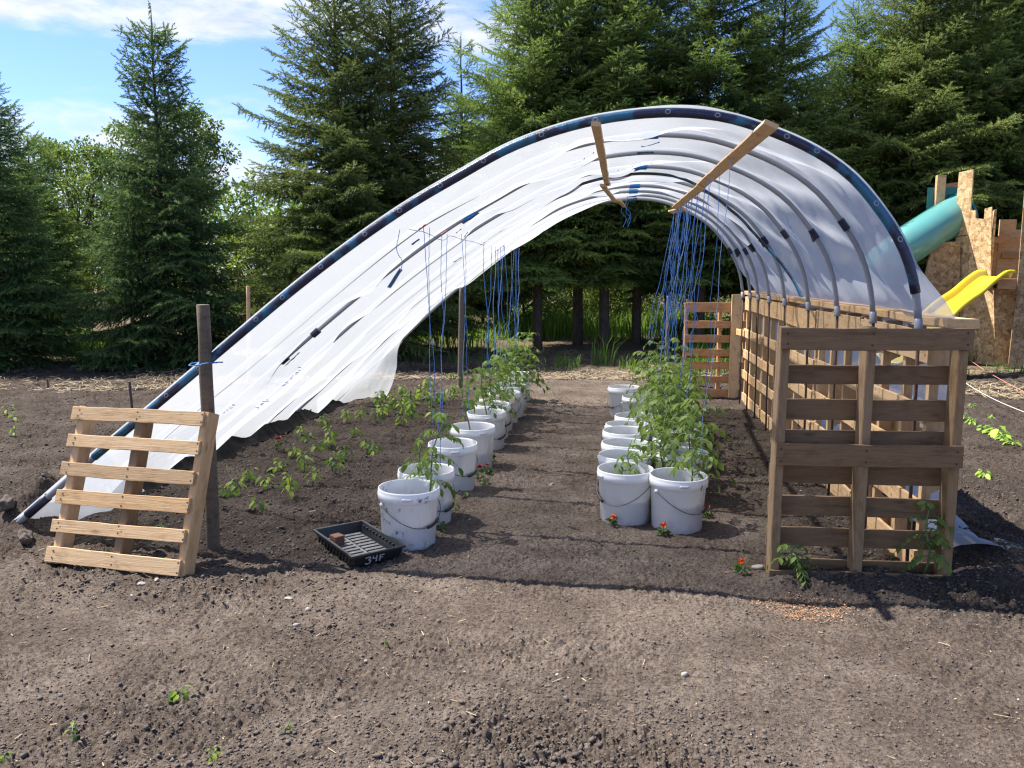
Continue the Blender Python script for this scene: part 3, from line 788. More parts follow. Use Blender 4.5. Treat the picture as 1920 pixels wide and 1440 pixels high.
for k, hy in enumerate(HOOPS):
    mb = MB(); band_on_hoop(mb, k, 0.0, .995, .0145 if k else .0175, 0, 12)
    h = tloc(mb.build('hoop', M['pvc'], tun, True))
    # sleeve at the foot, dark rebar the pipe is slipped over
    mb = MB(); x0, z0 = prof(np.array([.9915, 1.0]), np.array([hy, hy]))
    mb.tube([(x0[0], hy, z0[0]), (x0[1], hy, z0[1]), (x0[1] + .001, hy, z0[1] - .012)], .019, 10); tloc(mb.build('foot_clamp', M['pvc'], h, True))
    mb = MB(); lean = random.uniform(-.05, .05)
    mb.tube([(x0[1], hy, z0[1] + .02), (x0[1] + .008, hy + lean * .5, .6), (x0[1] + .015, hy + lean, -.12)], .0085, 7)
    tloc(mb.build('rebar_stake', M['rebar'], tun, True))
    if k == 0:
        mb = MB(); band_on_hoop(mb, 0, u_of_x(-2.74), .972, .0225, 0, 12)
        for q, uu in enumerate(np.arange(u_of_x(-2.65), .965, .043)):
            uu = uu + random.uniform(-.015, .015); a, b = prof(np.array([uu]), np.array([hy])); nx, nz = nrm(np.array([uu]))
            tx, tz = nz[0], -nx[0]
            # round printed emblem on the side that faces the mouth
            n = 14; c = Vector((a[0], hy - .0235, b[0])); mv = []
            for ring in (.0110, .0070):
                for m_ in range(n):
                    an = 6.283 * m_ / n; p = c + Vector((tx * math.cos(an) * ring * 1.25 - nx[0] * math.sin(an) * ring, .0, tz * math.cos(an) * ring * 1.25 - nz[0] * math.sin(an) * ring))
                    p.y += .0235 - math.sqrt(max(.0235 ** 2 - (math.sin(an) * ring) ** 2, 0)) - .0008; mv.append(p)
            mb.add(mv, [(m_, (m_ + 1) % n, n + (m_ + 1) % n, n + m_) for m_ in range(n)], 1)
        tloc(mb.build('tape_wrap', [M['navy_tape'], M['mark']], h, True))
        mb = MB(); band_on_hoop(mb, 0, u_of_x(-3.16), u_of_x(-3.03), .024, 0, 12); tloc(mb.build('tape_tie', M['dark_tape'], h, True))
    else:
        mb = MB(); u0 = u_of_x(1.25) + random.uniform(-.008, .008)
        band_on_hoop(mb, k, u0 - .005, u0 + .006, .019, 0, 10)
        if k not in (3, 6): patch(mb, u0 + .001, hy + .02, .013, .085, -.03, 0, .012)
        tloc(mb.build('tape_tie', M['dark_tape'], h, False))
        if k <= 7 and k != 4:
            mb = MB(); u0 = u_of_x(.20)
            patch(mb, u0, hy + random.uniform(-.02, .02), .017, .055, -.03, 0, .008)
            if k != 2: band_on_hoop(mb, k, u0 - .007, u0 + .007, .022, 0, 8)
            tloc(mb.build('tape_tie', M['blue_tape'], h, False))
        if k == 2:
            mb = MB()
            for ux in (-2.24, -2.0): band_on_hoop(mb, k, u_of_x(ux) - .005, u_of_x(ux) + .005, .026)
            patch(mb, u_of_x(-2.2), hy, .02, .06, -.03)
            tloc(mb.build('tape_tie', M['dark_tape'], h, False))
            mb = MB(); patch(mb, u_of_x(-.93), hy, .022, .13, -.034); band_on_hoop(mb, k, u_of_x(-.96), u_of_x(-.89), .024)
            tloc(mb.build('tape_tie', M['blue_tape'], h, False))
        if k == 7:
            mb = MB(); patch(mb, u_of_x(-1.75), hy, .016, .05, -.03); tloc(mb.build('tape_tie', M['dark_tape'], h, False))

# taped seam that leaves the fifth pipe and runs slantwise down the steep side
pts = [(-.95, 6.72), (-.70, 6.6), (-.45, 6.35), (-.1, 6.2), (.2, 6.16), (.45, 6.2), (.62, 6.35), (.80, 6.62), (.98, 6.84), (1.15, 6.86), (1.27, 6.72), (1.345, 6.45), (1.39, 6.18), (1.405, 6.06)]
su = np.array([u_of_x(p[0]) for p in pts]); sy = np.array([p[1] for p in pts]); tq = np.linspace(0, 1, 160); t0 = np.linspace(0, 1, len(pts))
su, sy = np.interp(tq, t0, su), np.interp(tq, t0, sy)
vs = []
for e, dz in ((-.028, .006), (0, -.012), (.028, .006)):
    wv = 1 + .3 * vnoise(tq * 40, tq * 0 + e, 71)
    X, Z = prof(su, sy); nx_, nz_ = nrm(su); Y = sy + e * wv; X = X + nx_ * (-.03 + dz); Z = Z + nz_ * (-.03 + dz)
    vs.append(np.stack([X, Y, Z], -1))
nn = len(tq); F = np.array([(r * nn + i, r * nn + i + 1, (r + 1) * nn + i + 1, (r + 1) * nn + i) for r in range(2) for i in range(nn - 1)])
tloc(link_mesh('taped_seam', np_mesh('taped_seam', np.vstack(vs), F), tun, [M['navy_tape']], True))

# loose tape bits on the film, red markers where the strings are tied
for mt, lst in (('blue_tape', [(-1.5, 5.45, .026, .07), (-1.18, 4.75, .01, .03), (-.95, 7.9, .012, .05), (-1.25, 6.3, .012, .03), (-2.75, 6.15, .06, .02), (-2.9, 5.15, .03, .012)]),
                ('red_tape', [(-1.07, 4.48, .009, .03), (-1.06, 4.95, .008, .02), (-1.05, 5.5, .008, .02), (-1.07, 5.9, .008, .016), (-1.07, 6.5, .008, .02), (-1.07, 7.1, .008, .02), (-1.07, 7.7, .008, .02), (-1.07, 8.3, .008, .02)])):
    for (xx, yy, du, dy) in lst:
        mb = MB(); patch(mb, u_of_x(xx), yy, du, dy, -.01); tloc(mb.build('tape_patch', M[mt], sheet, False))
# faint printed lines on the film
def print_line(u0, y0, n, size, dirn=1):
    mb = MB()
    for q in range(n):
        if random.random() < .18: continue
        for st in range(random.randint(1, 3)):
            uu = u0 + dirn * q * size * 1.05 / PLEN + random.uniform(0, .6) * size / PLEN; yy = y0 + random.uniform(-.5, .5) * size * .8
            if random.random() < .5: patch(mb, uu, yy, size * .13 / PLEN, size * random.uniform(.5, 1.1), -.004, 0, 0, 3)
            else: patch(mb, uu, yy, size * random.uniform(.4, .8) / PLEN, size * .13, -.004, 0, 0, 3)
    return tloc(mb.build('printed_line', M['ink'], sheet, False))
for (xx, yy, n_, sz) in ((-2.72, 5.65, 11, .045), (-2.45, 5.95, 6, .03), (-2.98, 4.75, 6, .035), (-2.60, 4.95, 4, .028), (-.25, 5.0, 6, .03), (.02, 5.6, 8, .03), (1.13, 5.6, 7, .03), (1.2, 7.25, 6, .03), (-1.35, 6.6, 6, .03), (.98, 5.3, 5, .03), (-1.9, 7.3, 5, .03)):
    print_line(u_of_x(xx), yy, n_, sz)

# battens tied lengthwise under the hoops
def batten(p, q, wdt, T, roll):
    p, q = Vector(p), Vector(q); ex = (q - p).normalized(); ez = Vector((math.sin(roll), 0, math.cos(roll))); ez = (ez - ex * ez.dot(ex)).normalized(); ey = ez.cross(ex)
    return tloc(board(tun, 'batten', (q - p).length, wdt, T, frame((p + q) / 2, ex, ey, ez), M['pine'], [], .002))
zb = lambda xx: float(np.interp(u_of_x(xx), UU, PU[:, 1]))
batten((-.08, 3.74, zb(-.08) - .045), (-.045, 6.45, zb(-.04) - .03), .042, .02, .1)
batten((-.075, 6.25, zb(-.08) - .05), (.03, 8.25, zb(0) - .015), .042, .02, .1)
batten((.06, 8.0, zb(.06) - .03), (.13, 9.05, zb(.1) - .01), .042, .02, .1)
batten((.665, 3.62, zb(.665) - .035), (.655, 6.30, zb(.65) - .02), .066, .02, .42)
batten((.645, 6.15, zb(.65) - .04), (.64, 8.55, zb(.65) - .005), .066, .02, .42)
batten((.70, 8.2, zb(.7) - .02), (.64, 9.12, zb(.65) - .005), .060, .02, .42)

# ------------------------------------------------------------------ leaves and small plants
def xform(T, O, A, S, up=None, roll=None):
    """place template verts T (n,3; axis along +x, up +z) at origins O (k,3) along A (k,3) scaled S (k,)"""
    A = A / np.linalg.norm(A, axis=1, keepdims=True)
    upv = np.tile([0, 0, 1.0], (len(A), 1)) if up is None else up
    B = np.cross(upv, A); ln = np.linalg.norm(B, axis=1, keepdims=True); B = np.where(ln < 1e-4, np.array([[0, 1.0, 0]]), B / np.maximum(ln, 1e-6))
    N = np.cross(A, B)
    if roll is not None:
        c, s = np.cos(roll)[:, None], np.sin(roll)[:, None]; B, N = B * c + N * s, N * c - B * s
    return O[:, None] + S[:, None, None] * (T[None, :, 0:1] * A[:, None] + T[None, :, 1:2] * B[:, None] + T[None, :, 2:3] * N[:, None])

# one ovate leaf blade, folded on its midrib and curling down at the tip; unit length
LEAF = np.array([(0, 0, 0), (.22, .20, .05), (.25, 0, 0), (.22, -.20, .05), (.58, .24, .03), (.60, 0, -.04), (.58, -.24, .03), (.85, .10, -.10), (.86, -.10, -.10), (1.0, 0, -.20)], float)
LEAF_F = np.array([(0, 2, 1), (0, 3, 2), (1, 2, 5), (1, 5, 4), (3, 6, 5), (3, 5, 2), (4, 5, 7), (5, 9, 7), (5, 6, 8), (5, 8, 9)])

def leaves_mesh(name, O, A, S, tint, roll, mat, parent):
    V = xform(LEAF, O, A, S, None, roll).reshape(-1, 3); n = len(LEAF)
    F = (LEAF_F[None] + (np.arange(len(O)) * n)[:, None, None]).reshape(-1, 3)
    return link_mesh(name, np_mesh(name, V, F, np.repeat(tint, n)), parent, [mat], True)

G1, G2 = 'tomato plants in the row beside the seedlings', 'tomato plants in the pails beside the path and wall'
def tomato(label, loc, h, nleaf, spread, lean=(0, 0), group=None, bare=.25, leaf=.2, mat='tomato', tone=0.0, r=None):
    r = r or np.random.default_rng(int(abs(loc[0] * 911 + loc[1] * 3571 + h * 77)) + 5)
    root = thing('tomato_plant', label, 'tomato plant', loc, (0, 0, 0), group)
    n = 10; t = np.linspace(0, 1, n)
    P = np.stack([lean[0] * t ** 1.4 + .015 * np.sin(t * 7), lean[1] * t ** 1.4 + .012 * np.cos(t * 6), h * t], -1)
    mb = MB(); mb.tube(P, list(.0065 * (1 - .55 * t)), 6)
    O, A, S, TI, RO = [], [], [], [], []
    nleaf = int(nleaf * (1.2 if group == G2 else 1.35))
    for i in range(nleaf):
        tt = bare + (1 - bare) * (i + r.random() * .6) / nleaf; az = i * 2.4 + r.random() * .9
        b = np.array([np.interp(tt, t, P[:, q]) for q in range(3)])
        L = spread * (1.0 - .45 * max(0, tt - .55) / .45) * (.75 + .5 * r.random()); rise = .25 + .5 * r.random() + .5 * (tt > .85); droop = .55 + .6 * r.random()
        q = np.linspace(0, 1, 7); dirv = np.array([math.cos(az), math.sin(az), 0])
        ra = b + dirv[None] * (L * q)[:, None] + np.array([0, 0, 1.0])[None] * (L * (rise * q - droop * q * q))[:, None]
        mb.tube(ra, list(.0028 * (1 - .6 * q)), 4, 0, False)
        tn = np.clip(.32 + tone + .5 * r.random() + .25 * (tt > .8), 0, 1)
        for m in range(1, 7):
            ax = ra[m] - ra[m - 1]; side = np.array([-dirv[1], dirv[0], 0])
            if m == 6: dirs = [ax]
            elif m % 2 == 0 or r.random() < .55: dirs = [ax * .6 + side * np.linalg.norm(ax) * 1.3, ax * .6 - side * np.linalg.norm(ax) * 1.3]
            else: continue
            for dv in dirs:
                dv = dv / np.linalg.norm(dv) + np.array([0, 0, -.25 - .45 * r.random()])
                O.append(ra[m]); A.append(dv); S.append(leaf * (.24 + .12 * r.random()) * (.75 + .35 * (m > 2))); TI.append(np.clip(tn + .08 + .15 * r.normal(), 0, 1)); RO.append(r.normal() * .45)
    mb.build('stem', M['stem'], root, True)
    leaves_mesh('foliage', np.array(O), np.array(A), np.array(S), np.array(TI), np.array(RO), M[mat], root)
    return root

def seedling(label, loc, h, nl, leaf, group=None, mat='pepper', seed=0, tone=0.0, name='pepper_seedling', cat='seedling'):
    r = np.random.default_rng(seed)
    root = thing(name, label, cat, loc, (0, 0, r.random() * 6), group)
    mb = MB(); t = np.linspace(0, 1, 5); lx = r.normal() * .02
    P = np.stack([lx * t * t, .006 * np.sin(t * 5), h * t - .015 * (1 - t)], -1); mb.tube(P, list(.0035 * (1 - .5 * t)), 5)
    O, A, S, TI, RO = [], [], [], [], []
    for i in range(nl):
        tt = .30 + .7 * (i + .5) / nl; az = i * 2.4 + r.random(); b = np.array([lx * tt * tt, 0, h * tt])
        pet = leaf * (.35 + .3 * r.random()); dv = np.array([math.cos(az), math.sin(az), .35 + .4 * (tt > .8)])
        e = b + dv * pet * .8; mb.tube([b, e], .0016, 4, 0, False)
        O.append(e); A.append(np.array([math.cos(az), math.sin(az), -.35 - .9 * r.random() * (tt < .85)])); S.append(leaf * (.7 + .6 * r.random()) * (1 if tt < .85 else .7))
        TI.append(np.clip(.4 + tone + .35 * r.normal(), 0, 1)); RO.append(r.normal() * .4)
    mb.build('stem', M['stem'], root, True)
    leaves_mesh('foliage', np.array(O), np.array(A), np.array(S), np.array(TI), np.array(RO), M[mat], root)
    return root

# ------------------------------------------------------------------ pails
PH, PR = .32, .17
def make_pail(label, loc, phi, group, mat='bucket', droop=.13, grip_at=.5, soil=.15, tilt=(0, 0), sc_=1.0, handle=True, sticker=None):
    root = thing('pail', label, 'pail', loc, (tilt[0], tilt[1], phi), group); root.scale = (sc_,) * 3
    mb = MB(); H = PH
    prof_ = [(.0, .004), (.139, .004), (.1425, .010), (.1555, H - .062), (.1575, H - .060), (.1665, H - .056), (.1675, H - .022), (.1655, H - .020), (.1655, H - .006), (.1635, H), (.1585, H), (.1570, H - .010), (.1530, H - .07), (.1395, .014), (0, .014)]
    mb.lathe(prof_, 56)
    # moulded catch on the rim band and two lugs for the bail
    for da, w_, hh, dz in ((-.55, .30, .016, .030), (2.3, .30, .016, .030)):
        n = 8; vs = []
        for i in range(n + 1):
            a = da + w_ * (i / n - .5)
            for rr, zz in ((.1655, H - dz - hh / 2), (.1735, H - dz - hh / 2), (.1735, H - dz + hh / 2), (.1655, H - dz + hh / 2)): vs.append((rr * math.cos(a), rr * math.sin(a), zz))
        mb.add(vs, [(i * 4 + k, (i + 1) * 4 + k, (i + 1) * 4 + (k + 1) % 4, i * 4 + (k + 1) % 4) for i in range(n) for k in range(4)] + [(0, 1, 2, 3), (n * 4 + 3, n * 4 + 2, n * 4 + 1, n * 4)])
    for s in (-1, 1):
        mb.tube([(.0, s * .155, H - .078), (.0, s * .168, H - .078)], .012, 10)
    body = mb.build('pail_body', M[mat], root, True)
    if sticker is not None:
        mb = MB(); vs = []
        for i in range(7):
            a = sticker + .28 * (i / 6 - .5)
            for zz in (.165, .225): rr = .1425 + zz / H * .0145 + .0022; vs.append((rr * math.cos(a), rr * math.sin(a), zz))
        mb.add(vs, [(2 * i, 2 * i + 2, 2 * i + 3, 2 * i + 1) for i in range(6)]); mb.build('faded_sticker', M['sticker'], root)
    mb = MB(); rs = .1395 + (soil / H) * .014
    n = 24; mb.add([(rs * math.cos(6.283 * k / n), rs * math.sin(6.283 * k / n), soil + .004 * math.sin(k * 2.1)) for k in range(n)] + [(0, 0, soil + .008)], [(k, (k + 1) % n, n) for k in range(n)])
    mb.build('potting_soil', M['potting'], root)
    if handle:
        mb = MB(); pts = []
        for i in range(25):
            a = -math.pi / 2 + math.pi * i / 24; zz = H - .078 - droop * math.cos(a) ** 1.3
            rr = .1425 + (zz / H) * .0145 + .014 + .006 * math.cos(a); pts.append((rr * math.cos(a), rr * math.sin(a), zz))
        mb.tube(pts, .0022, 6); hd = mb.build('handle', M['wire'], root, True)
        c = int(24 * grip_at); mb = MB(); mb.tube(pts[c - 2:c + 3], .0085, 9); mb.build('grip', M['grip'], hd, True)
    return root

ord_ = ['second', 'third', 'fourth', 'fifth', 'sixth', 'seventh', 'eighth', 'ninth', 'tenth', 'eleventh']
lp = [(-1.065, 4.085), (-1.055, 4.47), (-1.035, 5.17), (-1.015, 5.83), (-1.015, 6.54), (-1.03, 6.93), (-1.035, 7.28), (-1.02, 7.60), (-.995, 7.90), (-1.02, 8.37), (-1.04, 9.0)]
for k, (x, y) in enumerate(lp):
    lab = 'muddy white pail splashed with dirt, beside the black tray' if k == 0 else ('cream toned pail among white ones, seventh of the row by the seedlings' if k == 6 else 'white pail, %s from the tunnel mouth in the row beside the seedlings' % ord_[k - 1])
    make_pail(lab, (x, y, gz(x, y) - .012), R([-48, -38, -42, 175, -45, -40, 60, -50, 70, -40, 60][k]), 'pails in the row beside the seedlings', ['bucket_dirty', 'bucket', 'bucket', 'bucket', 'bucket', 'bucket', 'bucket_cream', 'bucket', 'bucket', 'bucket', 'bucket'][k],
              [.11, .14, .12, .12, .13, .1, .12, .12, .1, .1, .1][k], [.66, .6, .6, .5, .6, .6, .5, .5, .5, .5, .5][k], .14, (random.uniform(-.02, .02), random.uniform(-.02, .02)), [1, 1, 1, 1.02, 1, 1, 1, .98, 1, 1, 1][k], True, {1: .55, 4: -.3}.get(k))
rp = [(.105, 4.66), (.105, 5.00), (.115, 5.34), (.125, 5.69), (.145, 6.02), (.215, 6.36), (.275, 7.60), (.155, 8.14)]
for k, (x, y) in enumerate(rp):
    lab = ['white pail of the front pair with handle hanging at its path side', 'white pail touching the back of the front pair, by the path', 'third pail by the path, rim half under leaves', 'fourth pail by the path, rim half under leaves',
           'fifth pail by the path, half under tomato leaves', 'sixth pail by the path, where the touching run of rims ends', 'small white pail with black grip in front, before the farthest path-side one', 'farthest path-side white pail with thin wire handle'][k]
    make_pail(lab, (x, y, gz(x, y) - .012), R([-118, 200, 190, 170, 205, 180, -95, 215][k]), 'pails in the row beside the path', 'bucket', [.11, .1, .1, .1, .1, .1, .10, .12][k], [.33, .5, .5, .5, .5, .5, .5, .5][k], .15, (random.uniform(-.02, .02), random.uniform(-.02, .02)), [1, 1, 1, 1, 1, 1, .93, 1.02][k], True, {6: -.2}.get(k))
rq = [(.400, 4.56), (.475, 5.12), (.47, 5.55), (.50, 5.98), (.52, 6.42), (.56, 6.86), (.62, 7.28), (.60, 7.80)]
for k, (x, y) in enumerate(rq):
    lab = ['clean white pail of the front pair with black grip toward the dark pallet', 'white pail right behind the front pair, under drooping tomato leaves', 'third wall-side pail, mostly hidden by tomato leaves', 'fourth wall-side pail hidden under tomato leaves',
           'fifth wall-side pail buried in tomato foliage', 'sixth wall-side pail buried in tomato foliage', 'white wall-side pail whose rim peeps out before the reddish pallet', 'last wall-side pail under the tall tomato plants'][k]
    make_pail(lab, (x, y, gz(x, y) - .012), R([-52, -60, 20, 10, 0, 20, -40, 10][k]), 'pails in the row beside the wall', 'bucket', [.115, .1, .1, .1, .1, .1, .1, .1][k], [.70, .5, .5, .5, .5, .5, .5, .5][k], .17, (random.uniform(-.02, .02), random.uniform(-.02, .02)))

# tomato plants standing in the pails
G1, G2 = 'tomato plants in the row beside the seedlings', 'tomato plants in the pails beside the path and wall'
tz = lambda x, y, s=.13: (x, y, gz(x, y) + s)
tomato('tall young tomato plant leaning out of the muddy pail', tz(-1.00, 4.19), .54, 10, .15, (.10, .12), G1, .28, .17)
tomato('small tomato plant sagging over the second pail rim', tz(-1.10, 4.50), .38, 7, .13, (.03, -.02), G1, .45, .14)
tomato('spindly bare stemmed tomato plant in the big fourth pail', tz(-1.04, 5.83), .60, 5, .12, (-.06, .02), G1, .62, .14, tone=.1)
tomato('dark green tomato plant with one drooping leaf over fifth pail', tz(-1.02, 6.50), .58, 11, .19, (-.04, .05), G1, .34, .18)
tomato('yellowish tomato plant over the sixth pail', tz(-1.03, 6.93), .54, 10, .19, (.0, .03), G1, .3, .18, tone=.18)
tomato('pale green tomato plant above the cream pail', tz(-1.02, 7.30), .58, 11, .2, (.02, .03), G1, .3, .18, tone=.22)
tomato('tomato plant in the eighth pail of the seedling side row', tz(-1.02, 7.62), .60, 11, .2, (-.03, .03), G1, .3, .18, tone=.05)
tomato('tomato plant in the ninth pail of the seedling side row', tz(-1.0, 7.92), .64, 12, .21, (.0, .03), G1, .25, .18, tone=-.05)
tomato('broad dark tomato plant in the tenth pail of the seedling side row', tz(-1.0, 8.38), .64, 13, .24, (.04, .03), G1, .22, .19, tone=-.1)
tomato('bushy tomato plant arching over the last pail of the seedling side row', tz(-1.0, 9.0), .62, 14, .28, (.06, .0), G1, .2, .2, tone=-.05)
tomato('small pale tomato plant spilling over the front pail nearest the path', tz(.17, 4.76, .17), .24, 8, .15, (-.06, -.03), G2, .3, .15, tone=.2)
tomato('small tomato plant hanging over the front pail by the dark pallet', tz(.47, 4.66, .17), .34, 9, .17, (.05, -.06), G2, .35, .16, tone=.0)
tomato('tomato plant with leaves reaching over to the bed, behind front pair', tz(.50, 5.14, .17), .40, 13, .25, (.05, .0), G2, .25, .19)
rr_ = [(.33, 4.98, .36, 11, .22), (.38, 5.34, .46, 14, .26), (.50, 5.56, .50, 15, .26), (.36, 5.70, .55, 14, .26), (.52, 6.00, .56, 15, .27), (.38, 6.10, .58, 14, .25), (.53, 6.44, .60, 15, .27), (.42, 6.52, .6, 14, .25), (.57, 6.88, .58, 15, .27), (.46, 7.02, .58, 14, .24), (.63, 7.30, .62, 16, .26), (.40, 7.62, .60, 14, .22), (.61, 7.82, .70, 17, .26), (.50, 8.15, .68, 15, .24)]
rl_ = ['low leafy tomato plant just behind the front path-side pail', 'dense tomato plant over the second and third path-side pails', 'dense tomato plant over the third wall-side pail', 'tomato plant over the fourth path-side pail rim', 'big tomato plant over the fourth wall-side pail', 'tomato plant behind the fifth path-side pail rim',
       'big tomato plant over the fifth wall-side pail', 'tomato plant above the sixth path-side pail', 'yellow green tomato plant over sixth wall-side pail', 'tomato plant between the small gripped pail and the wall side', 'tall yellowing tomato plant before the reddish pallet', 'dark tomato plant over the small gripped pail', 'tallest tomato plant, yellow green, at the foot of the strings', 'far tomato plant wrapped in strings near the slim stake']
for q, (x, y, h, n_, sp) in enumerate(rr_):
    tomato(rl_[q], tz(x, y, .15), h * .88, n_, sp, (random.uniform(-.05, .05), random.uniform(-.04, .04)), G2, .2, .19, tone=[0, .05, .1, 0, .1, .05, .15, 0, .2, .1, .25, -.1, .3, .05][q])

# ------------------------------------------------------------------ seedlings and flowers in the beds
GS = 'pepper seedlings in the soil bed by the plastic'
sd = [(445, 925, .14, 8, 'leafy pepper seedling with pale tips near the round grey post'), (430, 930, .10, 6, 'small dark seedling nearest the round grey post'), (462, 908, .12, 8, 'bushy little seedling with light spiky leaves'),
      (500, 918, .12, 6, 'two-leaved yellow seedling in the bed'), (545, 935, .20, 9, 'tall front seedling with a big yellow lower leaf'), (490, 962, .10, 6, 'yellow-green seedling alone closest to the tunnel mouth'),
      (570, 882, .17, 9, 'upright seedling with broad bright leaves'), (585, 912, .16, 6, 'seedling with hanging yellow leaves behind the tall front one'), (628, 892, .19, 10, 'full dark green seedling on a clear stem by the path'), (650, 866, .15, 7, 'slim seedling just behind the full dark one'),
      (550, 857, .10, 5, 'wilting pale seedling with one long leaf'), (533, 875, .07, 5, 'tiny dark seedling in the middle of the bed'), (520, 888, .06, 5, 'tiny seedling beside withered leaves'), (595, 842, .10, 7, 'low dark seedling under the gathered film'),
      (565, 818, .13, 7, 'dark seedling under the plastic edge'), (575, 828, .09, 6, 'low seedling touching its dark neighbour'), (620, 838, .23, 10, 'tall lush seedling with glossy light leaves'), (605, 800, .14, 8, 'seedling at the foot of a film gather'),
      (650, 795, .16, 9, 'bright seedling in the back half of the bed'), (675, 790, .18, 10, 'wide bright seedling before the lifted film corner'), (690, 845, .13, 7, 'seedling in the open middle of the bed'), (702, 848, .10, 6, 'pale seedling in the open middle of the bed'), (665, 815, .08, 6, 'small sparse seedling beside straw bits')]
for q, (px, py, h, n_, l) in enumerate(sd):
    x, y = ground_at(px, py); seedling(l, (x, y, gz(x, y)), h * .78, int(n_ * 1.5), .058, GS, 'pepper', 100 + q, [.1, -.2, .15, .25, .15, .2, .15, .25, -.2, -.1, .2, -.3, 0, -.3, -.25, -.2, .05, -.1, .1, .15, -.1, .2, -.1][q])
far_l = ['dark seedling in the packed back rows of the bed', 'bright seedling in the packed back rows of the bed', 'seedling with hanging leaves in the packed back rows']
for q in range(26):
    px = 700 + (q * 37) % 175 + random.uniform(-8, 8); py = 738 + (q * 11) % 62 + random.uniform(-4, 4)
    if px > 815 and py > 772: px -= 95
    x, y = ground_at(px, py); k = q % 3; seedling(far_l[k], (x, y, gz(x, y)), random.uniform(.10, .18), random.randint(10, 15), .066, ['dark back-row seedlings', 'bright back-row seedlings', 'drooping back-row seedlings'][k], 'pepper', 200 + q, (-.25, .15, 0)[k])

def marigold(label, px, py, mat='marigold', h=.07, s=1.0, group='marigolds planted near the pails'):
    x, y = ground_at(px, py); root = thing('marigold', label, 'flower', (x, y, gz(x, y)), (0, 0, random.random() * 6), group)
    r = np.random.default_rng(int(px)); mb = MB(); mb.tube([(0, 0, -.01), (.004, 0, h * .6), (.006, 0, h)], .0022, 5); mb.build('stem', M['stem'], root)
    n = 34; O = np.zeros((n, 3)) + [.006, 0, h]; az = r.random(n) * 6.28; el = r.random(n) * 1.3 - .15
    A = np.stack([np.cos(az) * np.cos(el), np.sin(az) * np.cos(el), np.sin(el)], -1)
    leaves_mesh('flower_head', O, A, (.017 + .008 * r.random(n)) * s, r.random(n), r.normal(size=n), M[mat], root)
    n = 26; az = r.random(n) * 6.28; O = np.stack([.012 * np.cos(az), .012 * np.sin(az), h * (.15 + .6 * r.random(n))], -1); A = np.stack([np.cos(az), np.sin(az), r.normal(size=n) * .5 + .2], -1)
    leaves_mesh('foliage', O, A, .022 + .018 * r.random(n), np.clip(.1 + .3 * r.random(n), 0, 1), r.normal(size=n), M['tomato'], root)
marigold('orange marigold in front of the front path-side pail', 1150, 987, 'marigold', .05)
marigold('orange marigold at the foot of the clean front pail', 1245, 1004, 'marigold', .055, 1.1)
marigold('orange marigold beside the shadow of the clean front pail', 1324, 968, 'marigold', .06, .9)
marigold('orange marigold left of the dark pallet foot, by the pale stone', 1391, 1082, 'marigold', .06)
marigold('deep red marigold beside the third pail of the seedling side row', 897, 902, 'marigold_red', .075, 1.15)
marigold('red marigold between the third and fourth pails', 914, 893, 'marigold_red', .07, .9)
marigold('small red marigold at the foot of the fourth pail', 921, 864, 'marigold_red', .07, .9)
marigold('red marigold among the seedlings under the film edge', 522, 846, 'marigold_red', .09, 1.15)
for px, py, l in ((876, 936, 'tiny green plant between the second and third pail'), (827, 998, 'flat green weed in the shadow of the muddy pail'), (855, 960, 'yellow-green weed beside the second pail shadow'), (295, 998, 'small green weed behind the pale slats'), (908, 908, 'pale sprout beside the red marigolds')):
    x, y = ground_at(px, py); seedling(l, (x, y, gz(x, y)), .035, 9, .035, 'small weeds near the pails', 'tomato', int(px), .1, 'weed', 'weed')
for px, py, h, n_, lf, l in ((350, 1306, .03, 7, .044, 'bright green sprout with pointed leaves alone on the open soil'), (133, 1394, .03, 6, .020, 'small pale sprout on the crumbly soil at the bottom corner'), (395, 1430, .03, 8, .026, 'dark green sprout at the bottom edge of the soil'), (533, 1380, .035, 4, .02, 'tiny thin sprout on the foreground soil'),
                   (730, 1212, .03, 4, .018, 'speck of a seedling in the middle of open soil'), (8, 1427, .03, 5, .025, 'sprout in the very corner of the soil'), (12, 778, .10, 6, .06, 'yellow-green sprout at the far edge of tilled soil'), (28, 790, .09, 6, .06, 'sprout with arched leaves in tilled soil'), (27, 815, .10, 7, .05, 'leafy sprout behind the heap by the pipe foot'), (18, 700, .08, 5, .05, 'faint yellow sprout near the straw edge')):
    x, y = ground_at(px, py); seedling(l, (x, y, gz(x, y)), h, n_, lf, 'stray sprouts on the open soil', 'pepper', int(px) + 900, .15, 'sprout', 'sprout')
x, y = ground_at(1485, 1095); tomato('low bushy tomato seedling at the foot of the dark pallet', (x, y, gz(x, y)), .13, 8, .10, (0, 0), 'tomato seedlings before the dark pallet', .2, .12, tone=.3)
x, y = ground_at(1733, 1098); tomato('taller slender tomato seedling before the dark pallet corner', (x, y, gz(x, y)), .34, 10, .13, (0, 0), 'tomato seedlings before the dark pallet', .15, .13)
# lettuce row beyond the wall
for q, (px, py, s, l) in enumerate(((1802, 782, .05, 'first pale lettuce of the row behind the dark pallet'), (1812, 790, .06, 'second pale lettuce of the row'), (1822, 797, .05, 'third lettuce of the row'), (1840, 806, .06, 'small lettuce before the big bright one'), (1870, 817, .12, 'big bright lettuce, brightest of the row'), (1884, 826, .08, 'lettuce just past the bright one'), (1898, 834, .06, 'last lettuce of the row'), (1824, 763, .05, 'lone sprout beyond the lettuce row'), (1848, 889, .06, 'single green sprout in bare soil near the wall'), (1860, 788, .04, 'faint sprout between lettuce row and cord'))):
    x, y = ground_at(px, py); seedling(l, (x, y, gz(x, y)), s * .5, 16, s, 'lettuces in a row beyond the wall', 'lettuce', 500 + q, .1 if q != 4 else .35, 'lettuce', 'lettuce')

